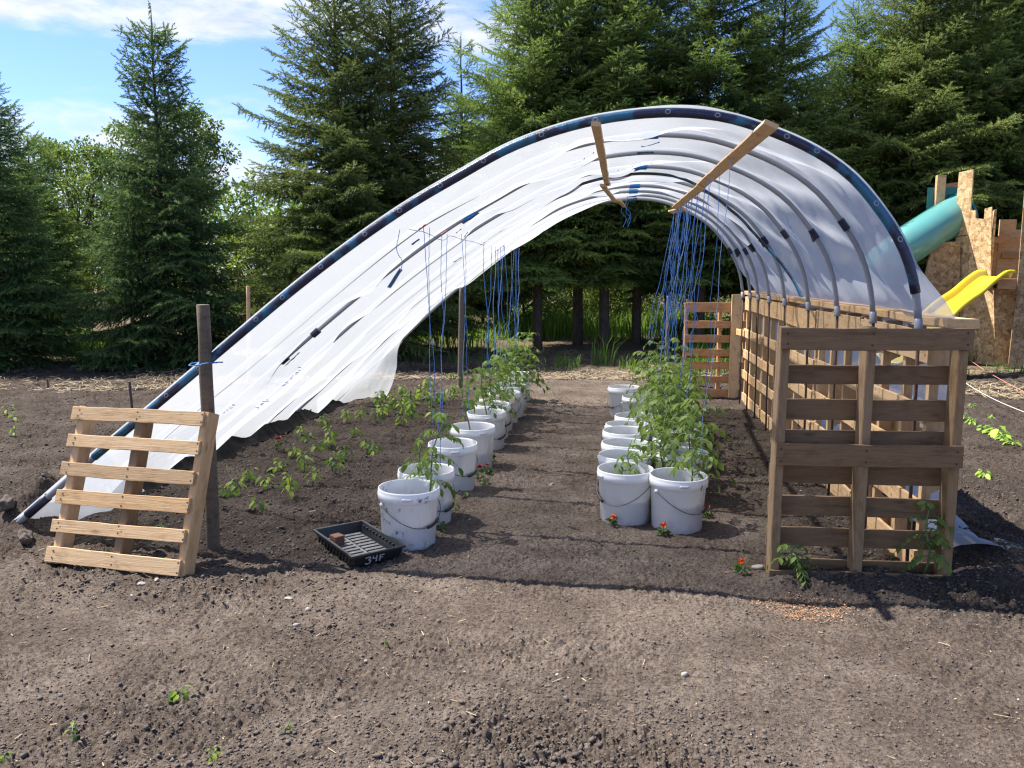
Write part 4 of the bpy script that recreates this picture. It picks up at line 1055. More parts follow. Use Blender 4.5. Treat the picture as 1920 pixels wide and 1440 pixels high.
# ------------------------------------------------------------------ black tray with a peat block
tc = ground_at(668, 1034); tx = Vector((ground_at(742, 1048)[0] - ground_at(662, 1066)[0], ground_at(742, 1048)[1] - ground_at(662, 1066)[1], 0)); ang = math.atan2(tx.y, tx.x)
TW, TL, TH = .275, .50, .062
root = thing('seed_tray', 'black plastic seed tray with slotted floor lying beside the muddy pail', 'tray', (tc[0] + .005, tc[1] + .015, gz(*tc) + .004), (0, 0, ang))
mb = MB()
def rect(w_, l_, z): return [(-w_ / 2, -l_ / 2, z), (w_ / 2, -l_ / 2, z), (w_ / 2, l_ / 2, z), (-w_ / 2, l_ / 2, z)]
loops = [rect(TW - .035, TL - .035, .0), rect(TW, TL, TH - .010), rect(TW + .020, TL + .020, TH - .010), rect(TW + .020, TL + .020, TH), rect(TW - .006, TL - .006, TH), rect(TW - .040, TL - .040, .006)]
vs = [p for l in loops for p in l]
mb.add(vs, [(i * 4 + k, i * 4 + (k + 1) % 4, (i + 1) * 4 + (k + 1) % 4, (i + 1) * 4 + k) for i in range(5) for k in range(4)] + [(3, 2, 1, 0), (20, 21, 22, 23)])
for k in range(11):   # ribs down the long and short sides
    for sx_ in (-1, 1):
        yy = -TL / 2 + .05 + k * .04; mb.box((sx_ * (TW / 2 - .0065), yy, TH * .42), (.008, .007, TH * .72), Matrix.Rotation(-sx_ * .28, 3, 'Y'))
mb.build('tray_shell', M['tray'], root)
mb = MB()
for r_ in range(10):
    yy = -TL / 2 + .045 + r_ * .045
    for c_ in range(2):
        xx = (-.055, .058)[c_]; mb.box((xx, yy, .009), (.095, .026, .006))
mb.box((0, 0, .0075), (.012, TL - .06, .004))
mb.build('slotted_floor', M['dusty'], root)
# hand-painted characters on the short side: 3 9 F
def strokes(mb, pts, w_):
    for a, b in zip(pts[:-1], pts[1:]):
        d_ = Vector((b[0] - a[0], b[1] - a[1])); n_ = Vector((-d_.y, d_.x)).normalized() * w_ / 2; e = d_.normalized() * w_ * .35
        q = [(a[0] - e.x + n_.x, a[1] - e.y + n_.y), (a[0] - e.x - n_.x, a[1] - e.y - n_.y), (b[0] + e.x - n_.x, b[1] + e.y - n_.y), (b[0] + e.x + n_.x, b[1] + e.y + n_.y)]
        mb.add([(p[0], strokes.k * .0003, p[1]) for p in q], [(0, 1, 2, 3)]); strokes.k -= 1
strokes.k = 0
mb = MB()
strokes(mb, [(-.052, .040), (-.030, .044), (-.026, .036), (-.036, .027), (-.025, .022), (-.026, .010), (-.040, .004), (-.052, .008)], .007)
strokes(mb, [(-.012, .046), (-.014, .033), (-.004, .030), (.006, .034)], .0065); strokes(mb, [(.006, .047), (.006, .012)], .007)
strokes(mb, [(.024, .046), (.024, .012)], .0075); strokes(mb, [(.026, .044), (.044, .045)], .0065); strokes(mb, [(.026, .030), (.038, .031)], .006)
m_ = Matrix.Translation((-.02, -TL / 2 + .0055, .001)) @ Matrix.Rotation(math.atan2(.0175, TH - .010), 4, 'X')
mb.build('painted_number', M['paint'], root, False, m_)
px_, py_ = ground_at(632, 1029)
pb = MB(); pb.box((0, 0, .028), (.058, .058, .056)); o = pb.build('peat_block', M['peat'], None); o.location = (px_, py_, gz(*tc) + .014); o.rotation_euler = (.05, .03, ang + .25)
bm_ = o.modifiers.new('bev', 'BEVEL'); bm_.width = .004; bm_.segments = 2
tag(o, 'brown peat block sitting inside the black seed tray', 'peat block')

# ------------------------------------------------------------------ stones and clods one can count
for px, py, s, l in ((1425, 1071, .045, 'pale rounded stone tucked against the dark pallet foot'), (266, 1090, .022, 'small whitish stone under the leaning pallet edge'), (294, 1086, .018, 'second whitish pebble under the leaning pallet edge'), (541, 1120, .02, 'grey pebble on the open soil'), (578, 1142, .022, 'flat pale pebble on open soil'), (556, 1172, .018, 'cream pebble on the soil in the sun'), (1035, 912, .026, 'buff stone lying in the middle of the path'), (1283, 1272, .018, 'pale flat chip on the foreground soil'), (330, 880, .02, 'small buff stone in the bed')):
    x, y = ground_at(px, py); V, F = lumps(np.array([[0, 0, 0.]]), np.array([s]), .6)
    o = link_mesh('stone', np_mesh('stone', V, F), None, [M['stone']], True); o.location = (x, y, gz(x, y) + s * .25); tag(o, l, 'stone', 'pale stones lying on the soil')
    md = o.modifiers.new('sub', 'SUBSURF'); md.levels = 1; md.render_levels = 2
for px, py, s, l in ((48, 1022, .06, 'big flat soil clod below the pipe foot'), (25, 1000, .06, 'rough clod at the pipe foot, behind the flat one'), (70, 960, .07, 'rounded clod at the corner of the film'), (100, 930, .05, 'clod higher up beside the taped pipe')):
    x, y = ground_at(px, py); V, F = lumps(np.array([[0, 0, 0.]]), np.array([s]), .65)
    o = link_mesh('earth_clod', np_mesh('earth_clod', V, F, np.full(12, .25)), None, [M['clod']], False); o.location = (x, y, gz(x, y) + s * .2); tag(o, l, 'clod', 'big clods by the pipe foot')
    md = o.modifiers.new('sub', 'SUBSURF'); md.subdivision_type = 'SIMPLE'; md.levels = 3; md.render_levels = 3
    tx_ = bpy.data.textures.new('clod_noise', 'CLOUDS'); tx_.noise_scale = .035; dm = o.modifiers.new('disp', 'DISPLACE'); dm.texture = tx_; dm.strength = .03

# ------------------------------------------------------------------ twine
def string(label, pts, r, mat, group, cat='twine', name='twine', wig=.003):
    P = catmull3(np.array(pts, float), 14)
    P[1:-1] += (rng.random((len(P) - 2, 3)) - .5) * wig
    mb = MB(); mb.tube(P, r, 5, 0, False); o = mb.build(name, M[mat], None, True)
    return tag(o, label, cat, group)
def catmull3(P, k):
    P = np.vstack([2 * P[0] - P[1], P, 2 * P[-1] - P[-2]]); out = []
    for i in range(1, len(P) - 2):
        for t in np.linspace(0, 1, k, endpoint=False):
            a, b, c, d = P[i - 1:i + 3]
            out.append(.5 * ((2 * b) + (-a + c) * t + (2 * a - 5 * b + 4 * c - d) * t * t + (-a + 3 * b - 3 * c + d) * t ** 3))
    out.append(P[-2]); return np.array(out)
LS = [(4.50, .32, 2), (4.95, .40, 2), (5.70, .42, 2), (6.55, .55, 1), (6.95, .6, 2), (7.3, .62, 1), (7.6, .6, 2), (7.9, .62, 1), (8.35, .6, 2), (8.7, .6, 1), (9.0, .6, 2)]
q = 0
for (yy, zb_, n_) in LS:
    for k in range(n_):
        u_ = u_of_x(-1.07); X, Y, Z = sheet_pt(np.array([u_]), np.array([min(yy, 8.95)]), -.012)
        top_ = np.array([X[0] + .02 * k, yy + .06 * k, Z[0]]); bot = np.array([-1.03 + random.uniform(-.05, .05) - .03 * k, yy + random.uniform(-.06, .06), zb_])
        mid_ = [top_ + (bot - top_) * t + np.array([random.uniform(-.011, .011), random.uniform(-.01, .01), 0]) for t in (.2, .4, .55, .7, .85)]
        string(['doubled blue twine dangling from the film above the near pails of the seedling side row', 'blue twine dangling from the film above the far pails of the seedling side row'][yy > 6.2], [top_, *mid_, bot], .0019 + .0008 * (yy > 6), 'twine' if k == 0 else 'pale_twine', ['twines over the near seedling side pails', 'twines over the far seedling side pails'][yy > 6.2])
X, Y, Z = sheet_pt(np.array([u_of_x(-1.1)]), np.array([4.05]), -.02)
string('short loose curl of twine under the front hoop', [(X[0], 4.05, Z[0]), (X[0] - .02, 4.06, Z[0] - .1), (X[0] + .01, 4.05, Z[0] - .16), (X[0] + .0, 4.05, Z[0] - .21)], .002, 'pale_twine', None)
xs_ = np.linspace(4.1, 6.5, 7)
P = []
for yy in xs_:
    X, Y, Z = sheet_pt(np.array([u_of_x(-1.07)]), np.array([yy]), -.03); P.append((X[0] + .0, yy, Z[0] - .03 * math.sin((yy - 4.1) / 2.4 * math.pi)))
string('pale line strung along the film with red markers on it', P, .0018, 'pale_twine', None, 'line')
# bundle hanging from the batten over the tomato plants
for k in range(29):
    yy = 4.6 + 4.3 * (k / 28) ** .62 + random.uniform(-.08, .08)
    top_ = np.array([.655 + random.uniform(-.02, .02), yy, zb(.66) - .04 + .02 * (yy > 8)])
    loose = k % 4 == 3
    if loose: bot = np.array([.66 + random.uniform(-.10, .10), yy + random.uniform(-.15, .15), random.uniform(.85, 1.15)])
    else: bot = np.array([random.choice([.46, .58]) + random.uniform(-.09, .09), min(yy + random.uniform(-.2, .2), 8.3), .48 + .05 * (yy - 4.5) + random.uniform(-.08, .12)])
    wv = .006 if not loose else .016
    mids = [top_ + (bot - top_) * t + np.array([random.uniform(-wv, wv) * (1 + 2 * t), random.uniform(-wv, wv) * 2, 0]) for t in (.15, .3, .45, .58, .7, .8, .9)]
    g = 'loose curling blue twines over the tomato plants' if loose else ('blue twines at the near end of the batten' if yy < 6.4 else 'blue twines at the far end of the batten')
    l = 'loose blue twine with a curled end hanging free above the tomato plants' if loose else ('blue twine slanting from the near batten down to the tomato plants' if yy < 6.4 else 'blue twine in the dense bundle from the far batten to the plants')
    string(l, [top_, *mids, bot], .0017 + .0006 * (yy > 6.4), 'twine' if k % 3 else 'pale_twine', g)
for k in range(3):
    x0, y0 = (.12, 8.9) if k < 2 else (.05, 8.2); zz = zb(.1) + .02
    string('short tangled twine end hanging from the far ridge batten', [(x0 + .05 * k, y0, zz), (x0 + .05 * k - .02, y0, zz - .1), (x0 + .05 * k + .03, y0, zz - .17), (x0 + .05 * k, y0, zz - .26)], .003, 'twine', 'twine ends at the far ridge')
# tie holding the front hoop to the round post
string('blue twine tying the front hoop to the round grey post', [(-2.05, 3.818, .985), (-2.13, 3.83, .98), (-2.14, 3.90, .985), (-2.08, 3.945, .98), (-1.99, 3.905, .99), (-2.02, 3.83, .995), (-2.06, 3.818, .988)], .003, 'twine', None)
# garden cords beyond the wall
def cord(label, p, q, zp, zq, mat):
    a, b = ground_at(*p), ground_at(*q); P = [(a[0] + (b[0] - a[0]) * t, a[1] + (b[1] - a[1]) * t, zp + (zq - zp) * t - .03 * math.sin(math.pi * t)) for t in np.linspace(-.12, 1.5, 8)]
    string(label, P, .0035, mat, 'cords stretched over the soil beyond the wall', 'cord', 'garden_cord', .001)
cord('pink cord stretched low over the soil towards the playhouse', (1800, 672), (1920, 750), .09, .09, 'pink_cord')
cord('pale cord stretched low over soil nearest the pallet wall', (1797, 723), (1920, 790), .09, .09, 'white_cord')
for (px, py, dx, dy, l) in ((1020, 893, .20, -.03, 'dry twig lying across the path between the pails'), (1850, 1060, .22, .1, 'thin stick lying in shadow beyond the dark pallet'), (200, 1037, .42, -.04, 'long thin stick on the ground behind the bottom slat')):
    x, y = ground_at(px, py); string(l, [(x, y, gz(x, y) + .01), (x + dx * .5, y + dy * .5 + .01, gz(x + dx * .5, y + dy * .5) + .014), (x + dx, y + dy, gz(x + dx, y + dy) + .01)], .004, 'straw', None, 'stick', 'twig', .003)

# ------------------------------------------------------------------ play castle beyond the wall
root = thing('play_castle', 'home-made strand board play castle with battlements and two slides', 'playhouse', (5.6, 13.4, 0))
def panel(name, p0, ax, outline, th, mat, lean=0.0):
    """flat board panel: outline (u,z) along horizontal axis ax from p0"""
    ax = Vector((ax[0], ax[1], 0)).normalized(); mb = MB(); mb.prism(outline, th)
    m = frame(Vector((p0[0], p0[1], 0)) - Vector((5.6, 13.4, 0)), ax, (0, 0, 1), ax.cross(Vector((0, 0, 1))))
    return mb.build(name, [M[mat]], root, False, m)
axl = (.31, -.58)
panel('front_panel', (5.68, 13.8), axl, [(.11, -.03), (.65, -.03), (.49, 1.18), (.43, 1.43), (.36, 2.46), (.24, 2.44), (.24, 2.28), (.09, 2.30), (.08, 2.43), (-.008, 2.43), (-.008, 2.03), (.0, 2.0), (.05, 1.3)], .02, 'osb')
panel('tower_panel', (5.68, 13.8), axl, [(-.25, 2.03), (-.012, 2.05), (-.010, 2.43), (-.012, 3.07), (-.27, 3.05), (-.28, 2.53)], .024, 'osb')
panel('front_panel', (5.68, 13.8), axl, [(.105, -.03), (.046, 1.3), (-.006, 2.0), (-.012, 2.04), (-.25, 2.02), (-.19, 1.56), (-.10, 1.24), (.02, -.03)], .018, 'osb')
panel('shaded_panel', (5.06, 13.84), (1, 0), [(.0, -.03), (.62, -.03), (.50, 1.95), (.07, 1.92), (-.04, 1.17)], .02, 'osb_shaded')
panel('shaded_panel', (5.86, 13.25), (1, 0), [(.12, -.03), (.42, -.03), (.42, 1.19), (.0, 1.19)], .02, 'osb')
panel('shaded_panel', (6.02, 12.93), (1, 0), [(.0, -.03), (.9, -.03), (.9, 2.95), (.02, 2.75), (.03, 1.4)], .02, 'osb_shaded')
panel('side_panel', (5.895, 13.46), (.30, .95), [(.0, 1.1), (.7, 1.1), (.7, 2.2), (.45, 2.2), (.45, 2.4), (.0, 2.42)], .03, 'osb')
panel('back_board', (6.16, 13.9), (1, 0), [(.0, 1.35), (.7, 1.35), (.7, 2.13), (.25, 2.13), (.25, 2.29), (.0, 2.29)], .03, 'pine')
for c, d_ in (((5.38, 14.32, 1.53), (.135, .09, 3.02)), ((6.05, 13.62, .6), (.09, .09, 1.2)), ((6.0, 14.3, 1.1), (.09, .09, 2.3))):
    mb = MB(); mb.box(Vector(c) - Vector((5.6, 13.4, 0)), d_); mb.build('corner_post', [M['pine']], root)
for c, d_, ry in (((5.62, 14.40, 2.88), (.45, .05, .09), -.15), ((6.15, 13.75, 1.96), (.46, .05, .10), 0), ((6.1, 13.85, 1.65), (.05, .05, .55), 0), ((6.35, 13.84, 1.72), (.3, .03, .08), 0)): 
    mb = MB(); mb.box(Vector(c) - Vector((5.6, 13.4, 0)), d_, Matrix.Rotation(ry, 3, 'Y')); mb.build('beam', [M['red_wood']], root)
mb = MB()
mb.box(Vector((5.98, 13.3, 1.335)) - Vector((5.6, 13.4, 0)), (.40, .72, .04)); mb.box(Vector((5.98, 12.95, 1.26)) - Vector((5.6, 13.4, 0)), (.40, .03, .12)); mb.box(Vector((6.12, 12.925, 1.30)) - Vector((5.6, 13.4, 0)), (.06, .03, .10))
mb.build('platform', [M['red_wood']], root)
# green tube slide
ctr = [Vector((p[0] + .19, p[1] + .50, 1.45 + (p[2] - 1.45) * 1.036)) - Vector((5.6, 13.4, 0)) for p in ((5.56, 13.84, 2.43), (5.42, 13.78, 2.345), (4.95, 13.5, 2.09), (4.50, 13.3, 1.82), (4.22, 13.6, 1.48), (4.28, 14.05, 1.05), (4.6, 14.3, .65), (4.95, 14.3, .45))]
cp = catmull3(np.array([tuple(p) for p in ctr]), 6)
mb = MB(); mb.tube(cp, .31, 36, 0, False); tube = mb.build('tube_slide', [M['teal']], root, True)
md = tube.modifiers.new('thick', 'SOLIDIFY'); md.thickness = .012
mb = MB(); mb.tube([cp[2] + np.array((.02, .01, .01)), cp[3]], .335, 36); mb.build('flange', [M['teal_dark']], tube, False)
mb = MB()
d0 = Vector(cp[14] - cp[4]).normalized()
for s_ in (1,):
    pr = []
    for p in cp[2:20]:
        pr.append(Vector(p) + Vector((-.10, .12, .275)))
    mb.tube(pr, .022, 6)
mb.build('tube_seam', [M['teal_dark']], tube, True)
mb = MB(); mb.box(Vector((5.44, 14.38, 2.62)) - Vector((5.6, 13.4, 0)), (.46, .02, .46)); mb.build('backing_plate', [M['teal_dark']], root)
# yellow wave slide
path = catmull3(np.array([(5.84, 13.06, 1.385), (5.66, 12.9, 1.375), (5.42, 12.68, 1.26), (5.15, 12.44, 1.10), (4.9, 12.21, .99), (4.67, 12.0, .86), (4.35, 11.72, .60), (4.1, 11.5, .38), (3.9, 11.32, .28), (3.75, 11.2, .26)]), 6)
sec = [(-.235, .09), (-.215, .105), (-.19, .10), (-.175, .07), (-.15, .02), (-.10, .0), (0, .008), (.10, .0), (.15, .02), (.175, .07), (.19, .10), (.215, .105), (.235, .09), (.235, .06), (.22, .06), (.20, .06), (.165, -.015), (.10, -.022), (-.10, -.022), (-.165, -.015), (-.20, .06), (-.235, .06)]
mb = MB(); vs = []; ns = len(sec)
for i, p in enumerate(path):
    t = Vector(path[min(i + 1, len(path) - 1)] - path[max(i - 1, 0)]).normalized(); b = t.cross(Vector((0, 0, 1))).normalized(); n_ = b.cross(t)
    for (u_, v_) in sec: vs.append(Vector(p) - Vector((5.6, 13.4, 0)) + b * u_ + n_ * v_)
mb.add(vs, [(i * ns + k, i * ns + (k + 1) % ns, (i + 1) * ns + (k + 1) % ns, (i + 1) * ns + k) for i in range(len(path) - 1) for k in range(ns)] + [tuple(range(ns))[::-1], tuple((len(path) - 1) * ns + k for k in range(ns))])
mb.build('wave_slide', [M['yellow']], root, True)

# ------------------------------------------------------------------ spruces
def shoot_template(n, L, rad, wdt):
    r = np.random.default_rng(n); V = []; F = []
    for i in range(n):
        t = (i + .5) / n * L; a = i * 2.4; dirn = np.array([.75, math.cos(a) * .66, math.sin(a) * .66]); ln = rad * (1.1 - .35 * i / n)
        side = np.array([-.2, -math.sin(a), math.cos(a)]) * wdt
        b = np.array([t, 0, 0]); o = len(V)
        V += [b - side, b + side, b + dirn * ln * 1.5]; F.append((o, o + 1, o + 2))
    o = len(V); V += [(0, -.002, 0), (0, .002, 0), (L * 1.02, 0, 0)]; F.append((o, o + 1, o + 2))
    return np.array(V, float), np.array(F)
SH_V, SH_F = shoot_template(16, .165, .034, .0078)

def spruce_mesh(H, Rm, h0, seed, droop=.25, dens=1.0, bulge=.8, hang=.35, up=.25, sparse_top=.0, ragged=.25, spire=0.0, env=None):
    r = np.random.default_rng(seed)
    mb = MB()
    tz_ = np.linspace(-.2, H, 14); lx = np.cumsum(r.normal(size=14)) * .012
    mb.tube([(a, a * .4, z) for a, z in zip(lx, tz_)], list(np.maximum(.012, .0125 * H * (1 - np.maximum(tz_, 0) / H) ** .85 + .006)), 9)
    O, A, S, TI = [], [], [], []
    h = h0
    while h < H - .05:
        f = (h - h0) / (H - h0)
        Lm = Rm * (1 - f) ** bulge * (1 if h > h0 + .3 else .85)
        if env: Lm = float(np.interp(h, *zip(*env)))
        nb = int(round((5.2 + 3.4 * (1 - f)) * dens))
        if spire and f > 1 - spire: nb = 2; Lm = min(Lm, .16)
        a0 = r.random() * 6.28
        for k in range(nb):
            az = a0 + 6.283 * k / nb + r.normal() * .22
            L = Lm * (1 - ragged + 2 * ragged * r.random()) + .10
            rise = up + (.9 - up) * f ** 2.2 + r.normal() * .08
            n = max(3, int(L / .088)); t = np.linspace(0, 1, n + 1)
            dv = np.array([math.cos(az), math.sin(az), 0])
            zc = h + r.random() * .1 + L * (rise * t - (droop + .4 * (1 - f)) * t * t * .8 + (droop * .9) * t ** 3.2)
            bow = r.normal() * .10
            sd_ = np.array([-dv[1], dv[0], 0])
            P = dv[None] * (L * t)[:, None] + sd_[None] * (L * bow * t * t)[:, None]; P[:, 2] = zc
            if L > .35: mb.tube(P[:max(2, int(n * .85))], list(np.maximum(.0035, .012 * L * (1 - t[:max(2, int(n * .85))]))), 4, 0, False)
            tone = np.clip(.30 + .16 * r.normal(), 0, 1)
            for i in range(n + 1):
                if t[i] < .22 and r.random() < .75: continue
                dd = P[min(i + 1, n)] - P[max(i - 1, 0)]; dd = dd / (np.linalg.norm(dd) + 1e-9)
                O.append(P[i]); A.append(dd + r.normal(size=3) * .12); S.append(.8 + .4 * r.random()); TI.append(tone + .25 * t[i])
                Lt = (.50 * L * (1 - t[i]) * (.55 + .6 * r.random()) + .12)
                if L > .5 and t[i] < .4: Lt *= .8
                for sg in (-1, 1):
                    if r.random() < .10: continue
                    nt = max(1, int(Lt / .105)); q = dd * (.75 + .2 * r.random()) + sd_ * sg * (.8 + .3 * r.random()); q = q / np.linalg.norm(q)
                    for j in range(nt):
                        s_ = (j + .3) / nt * Lt; p = P[i] + q * s_ + np.array([0, 0, -hang * s_ * s_ * 1.6 - .02 * r.random()])
                        dj = q + np.array([0, 0, -hang * (.3 + 1.6 * s_) + r.normal() * .14]) + r.normal(size=3) * .15
                        O.append(p); A.append(dj); S.append(.75 + .45 * r.random()); TI.append(tone + .22 * t[i] + .26 * (j == nt - 1) + .12 * r.normal())
                        if r.random() < .42:
                            O.append(p); A.append(dj * .5 + np.array([r.normal() * .4, r.normal() * .4, -.9])); S.append(.6 + .4 * r.random()); TI.append(tone - .05 + .1 * r.normal())
        h += (.115 + .05 * r.random()) * (1 + .15 * f) * (1 if not (spire and f > 1 - spire) else 1.5)
    for q in range(4):
        O.append(np.array([lx[-1], 0, H - .10 * q])); A.append(np.array([r.normal() * .1, r.normal() * .1, 1.0])); S.append(.9); TI.append(.5)
    O, A, S, TI = np.array(O), np.array(A), np.array(S), np.clip(np.array(TI), 0, 1)
    V = xform(SH_V, O, A, S, None, r.random(len(O)) * 6.28); n = len(SH_V)
    F = (SH_F[None] + (np.arange(len(O)) * n)[:, None, None]).reshape(-1, 3)
    crown = np_mesh('crown', V.reshape(-1, 3), F, np.repeat(TI, n))
    me = bpy.data.meshes.new('trunk'); me.from_pydata(mb.v, [], mb.f); me.update()
    me.materials.append(M['bark']); me.polygons.foreach_set('use_smooth', np.ones(len(me.polygons), bool))
    return crown, me

MESHES = {}
def tree(label, px, Y, variant, H, mat, group, rot=0.0, wide=1.0, name='spruce_tree', cat='spruce'):
    crown, trunk, H0 = MESHES[variant]
    x, y = far_at(px, Y)
    root = thing(name, label, cat, (x, y, -.05), (0, 0, rot), group)
    s = H / H0; root.scale = (s * wide, s * wide, s)
    key = (variant, mat)
    if key not in MESHES:
        c = crown.copy(); c.materials.clear(); c.materials.append(M[mat]); MESHES[key] = c
    for nm, me in (('crown', MESHES[key]), ('trunk', trunk)):
        o = bpy.data.objects.new(nm, me); C.objects.link(o); o.parent = root
    return root
for nm, kw in dict(full=dict(H=5.0, Rm=1.3, h0=.12, seed=11, droop=.34, hang=.6, up=.10, dens=1.2, env=[(0, .95), (.4, 1.08), (.85, 1.12), (1.5, .94), (2.3, .84), (2.85, .68), (3.2, .42), (4.1, .30), (4.6, .27), (5.0, .06)]),
                   full2=dict(H=5.0, Rm=1.30, h0=.15, seed=12, droop=.30, hang=.5, up=.15, bulge=.70, dens=1.15),
                   olive=dict(H=6.5, Rm=1.62, h0=.30, seed=13, droop=.24, hang=.34, up=.22, ragged=.45, dens=1.05, env=[(0, 1.4), (1, 1.6), (2, 1.5), (2.9, 1.2), (3.8, .95), (4.6, .68), (5.4, .42), (6.1, .22), (6.5, .08)]),
                   brown=dict(H=6.8, Rm=1.45, h0=.5, seed=14, droop=.24, hang=.40, up=.20, ragged=.30, dens=1.1, env=[(0, 1.3), (2.5, 1.15), (4, .95), (5.2, .72), (6, .42), (6.8, .10)]),
                   tall=dict(H=8.2, Rm=1.75, h0=1.40, seed=15, droop=.22, hang=.32, up=.26, ragged=.36, dens=.95, env=[(1.4, 1.5), (2.5, 1.6), (4, 1.4), (5.2, 1.15), (6.2, .80), (7.2, .45), (8.2, .08)]),
                   tall2=dict(H=8.2, Rm=1.65, h0=1.50, seed=16, droop=.24, hang=.30, up=.24, ragged=.40, dens=.95, env=[(1.5, 1.4), (2.5, 1.55), (4, 1.3), (5.2, 1.0), (6.2, .75), (7.2, .42), (8.2, .08)]),
                   spire=dict(H=7.0, Rm=1.25, h0=.5, seed=17, droop=.2, hang=.3, up=.3, bulge=1.0, spire=.22)).items():
    c_, t_ = spruce_mesh(**kw); MESHES[nm] = (c_, t_, kw['H'])

GL, GR = 'spruces standing behind the low side of the tunnel', 'tall spruces in the row behind the tunnel mouth and wall'
tree('dark spruce cut off by the picture edge, lowest of the spruces', 2, 12.4, 'full2', 4.25, 'spruce', GL, 1.0)
tree('big dense blue-green spruce with a bare leader, drooping boughs', 318, 12.7, 'full', 5.0, 'spruce', GL, 2.2)
tree('small spruce peeping up between the edge spruce and broad-leaved trees', 80, 15.2, 'full2', 3.95, 'mid', GL, 3.1)
tree('large olive-green spruce with long ragged boughs behind the plastic', 640, 13.8, 'olive', 6.45, 'olive', GL, .4)
tree('brownish spruce with dense top right behind the olive spruce', 742, 14.7, 'brown', 6.95, 'olive', GL, 1.9)
tree('thin spired spruce far back, bare spike against the sky', 872, 19.5, 'spire', 6.85, 'mid', GL, .8)
tl = [(1010, 15.3, 'tall', 7.7, 'mid', 'tall spruce on the first bare trunk seen through the tunnel'), (1083, 16.3, 'tall2', 8.6, 'spruce', 'tall spruce on the set-back second trunk seen through the tunnel'), (1133, 15.5, 'tall2', 7.9, 'mid', 'tall spruce on the third, thickest trunk seen through the tunnel'),
      (1195, 16.5, 'tall', 7.9, 'spruce', 'tall spruce on the fourth trunk, beside the hanging twines'), (1312, 15.6, 'tall', 8.4, 'mid', 'tall spruce rising behind the ridge of the tunnel'), (1446, 15.8, 'tall2', 7.15, 'mid', 'spruce whose tip ends just inside the sky gap over the tunnel'),
      (1575, 16.3, 'tall', 6.6, 'mid', 'shorter spruce behind the steep side of the tunnel'), (1690, 15.8, 'tall2', 8.6, 'olive', 'tall yellowish spruce behind the tube slide'), (1800, 16.2, 'tall', 8.4, 'mid', 'tall spruce behind the castle tower'), (1925, 16.4, 'tall2', 8.2, 'spruce', 'tall spruce cut off by the picture edge behind the castle'),
      (1250, 18.4, 'tall2', 6.0, 'spruce', 'dark spruce in the second rank behind the twines'), (1390, 18.2, 'tall', 6.2, 'spruce', 'dark spruce in the second rank behind the ridge'), (1510, 18.6, 'olive', 5.6, 'spruce', 'spruce in second rank behind the shorter spruce'), (1745, 18.3, 'brown', 8.2, 'spruce', 'dark spruce in second rank behind tube slide'), (1640, 18.0, 'full2', 6.6, 'mid', 'bushy spruce filling the gap behind the steep side'), (1860, 18.6, 'brown', 8.4, 'mid', 'spruce in second rank behind the castle'), (940, 18.6, 'tall2', 5.4, 'spruce', 'dark spruce in the second rank left of the bare trunks')]
for q, (px, Y, v, H, mt, l) in enumerate(tl): tree(l, px, Y, v, H, mt, GR, q * 1.7, 1.0)
# bare leader of the dense spruce
x, y = far_at(318, 12.7)
mb = MB(); z0 = 4.85
mb.tube([(0, 0, z0), (.01, 0, z0 + .3), (-.01, 0, z0 + .62)], [.014, .010, .005], 6)
bl = mb.build('leader', M['bark'], [o for o in C.objects if o.get('label', '').startswith('big dense blue-green')][0], True)
O = []; A = []
for (zz, s_) in ((.04, 1), (.16, 1), (.22, -1), (.30, 1), (.56, 1), (.62, 1), (.60, -.4)):
    for j in range(3): O.append((.03 * j * s_ * 1.6, 0, z0 + zz + .03 - .02 * j * j)); A.append((s_, .2, .25 - .3 * j))
V = xform(SH_V, np.array(O), np.array(A, float), np.full(len(O), .55)); n = len(SH_V)
F = (SH_F[None] + (np.arange(len(O)) * n)[:, None, None]).reshape(-1, 3)
link_mesh('leader_twigs', np_mesh('leader_twigs', V.reshape(-1, 3), F, np.full(len(O) * n, .3)), bl, [M['spruce']])

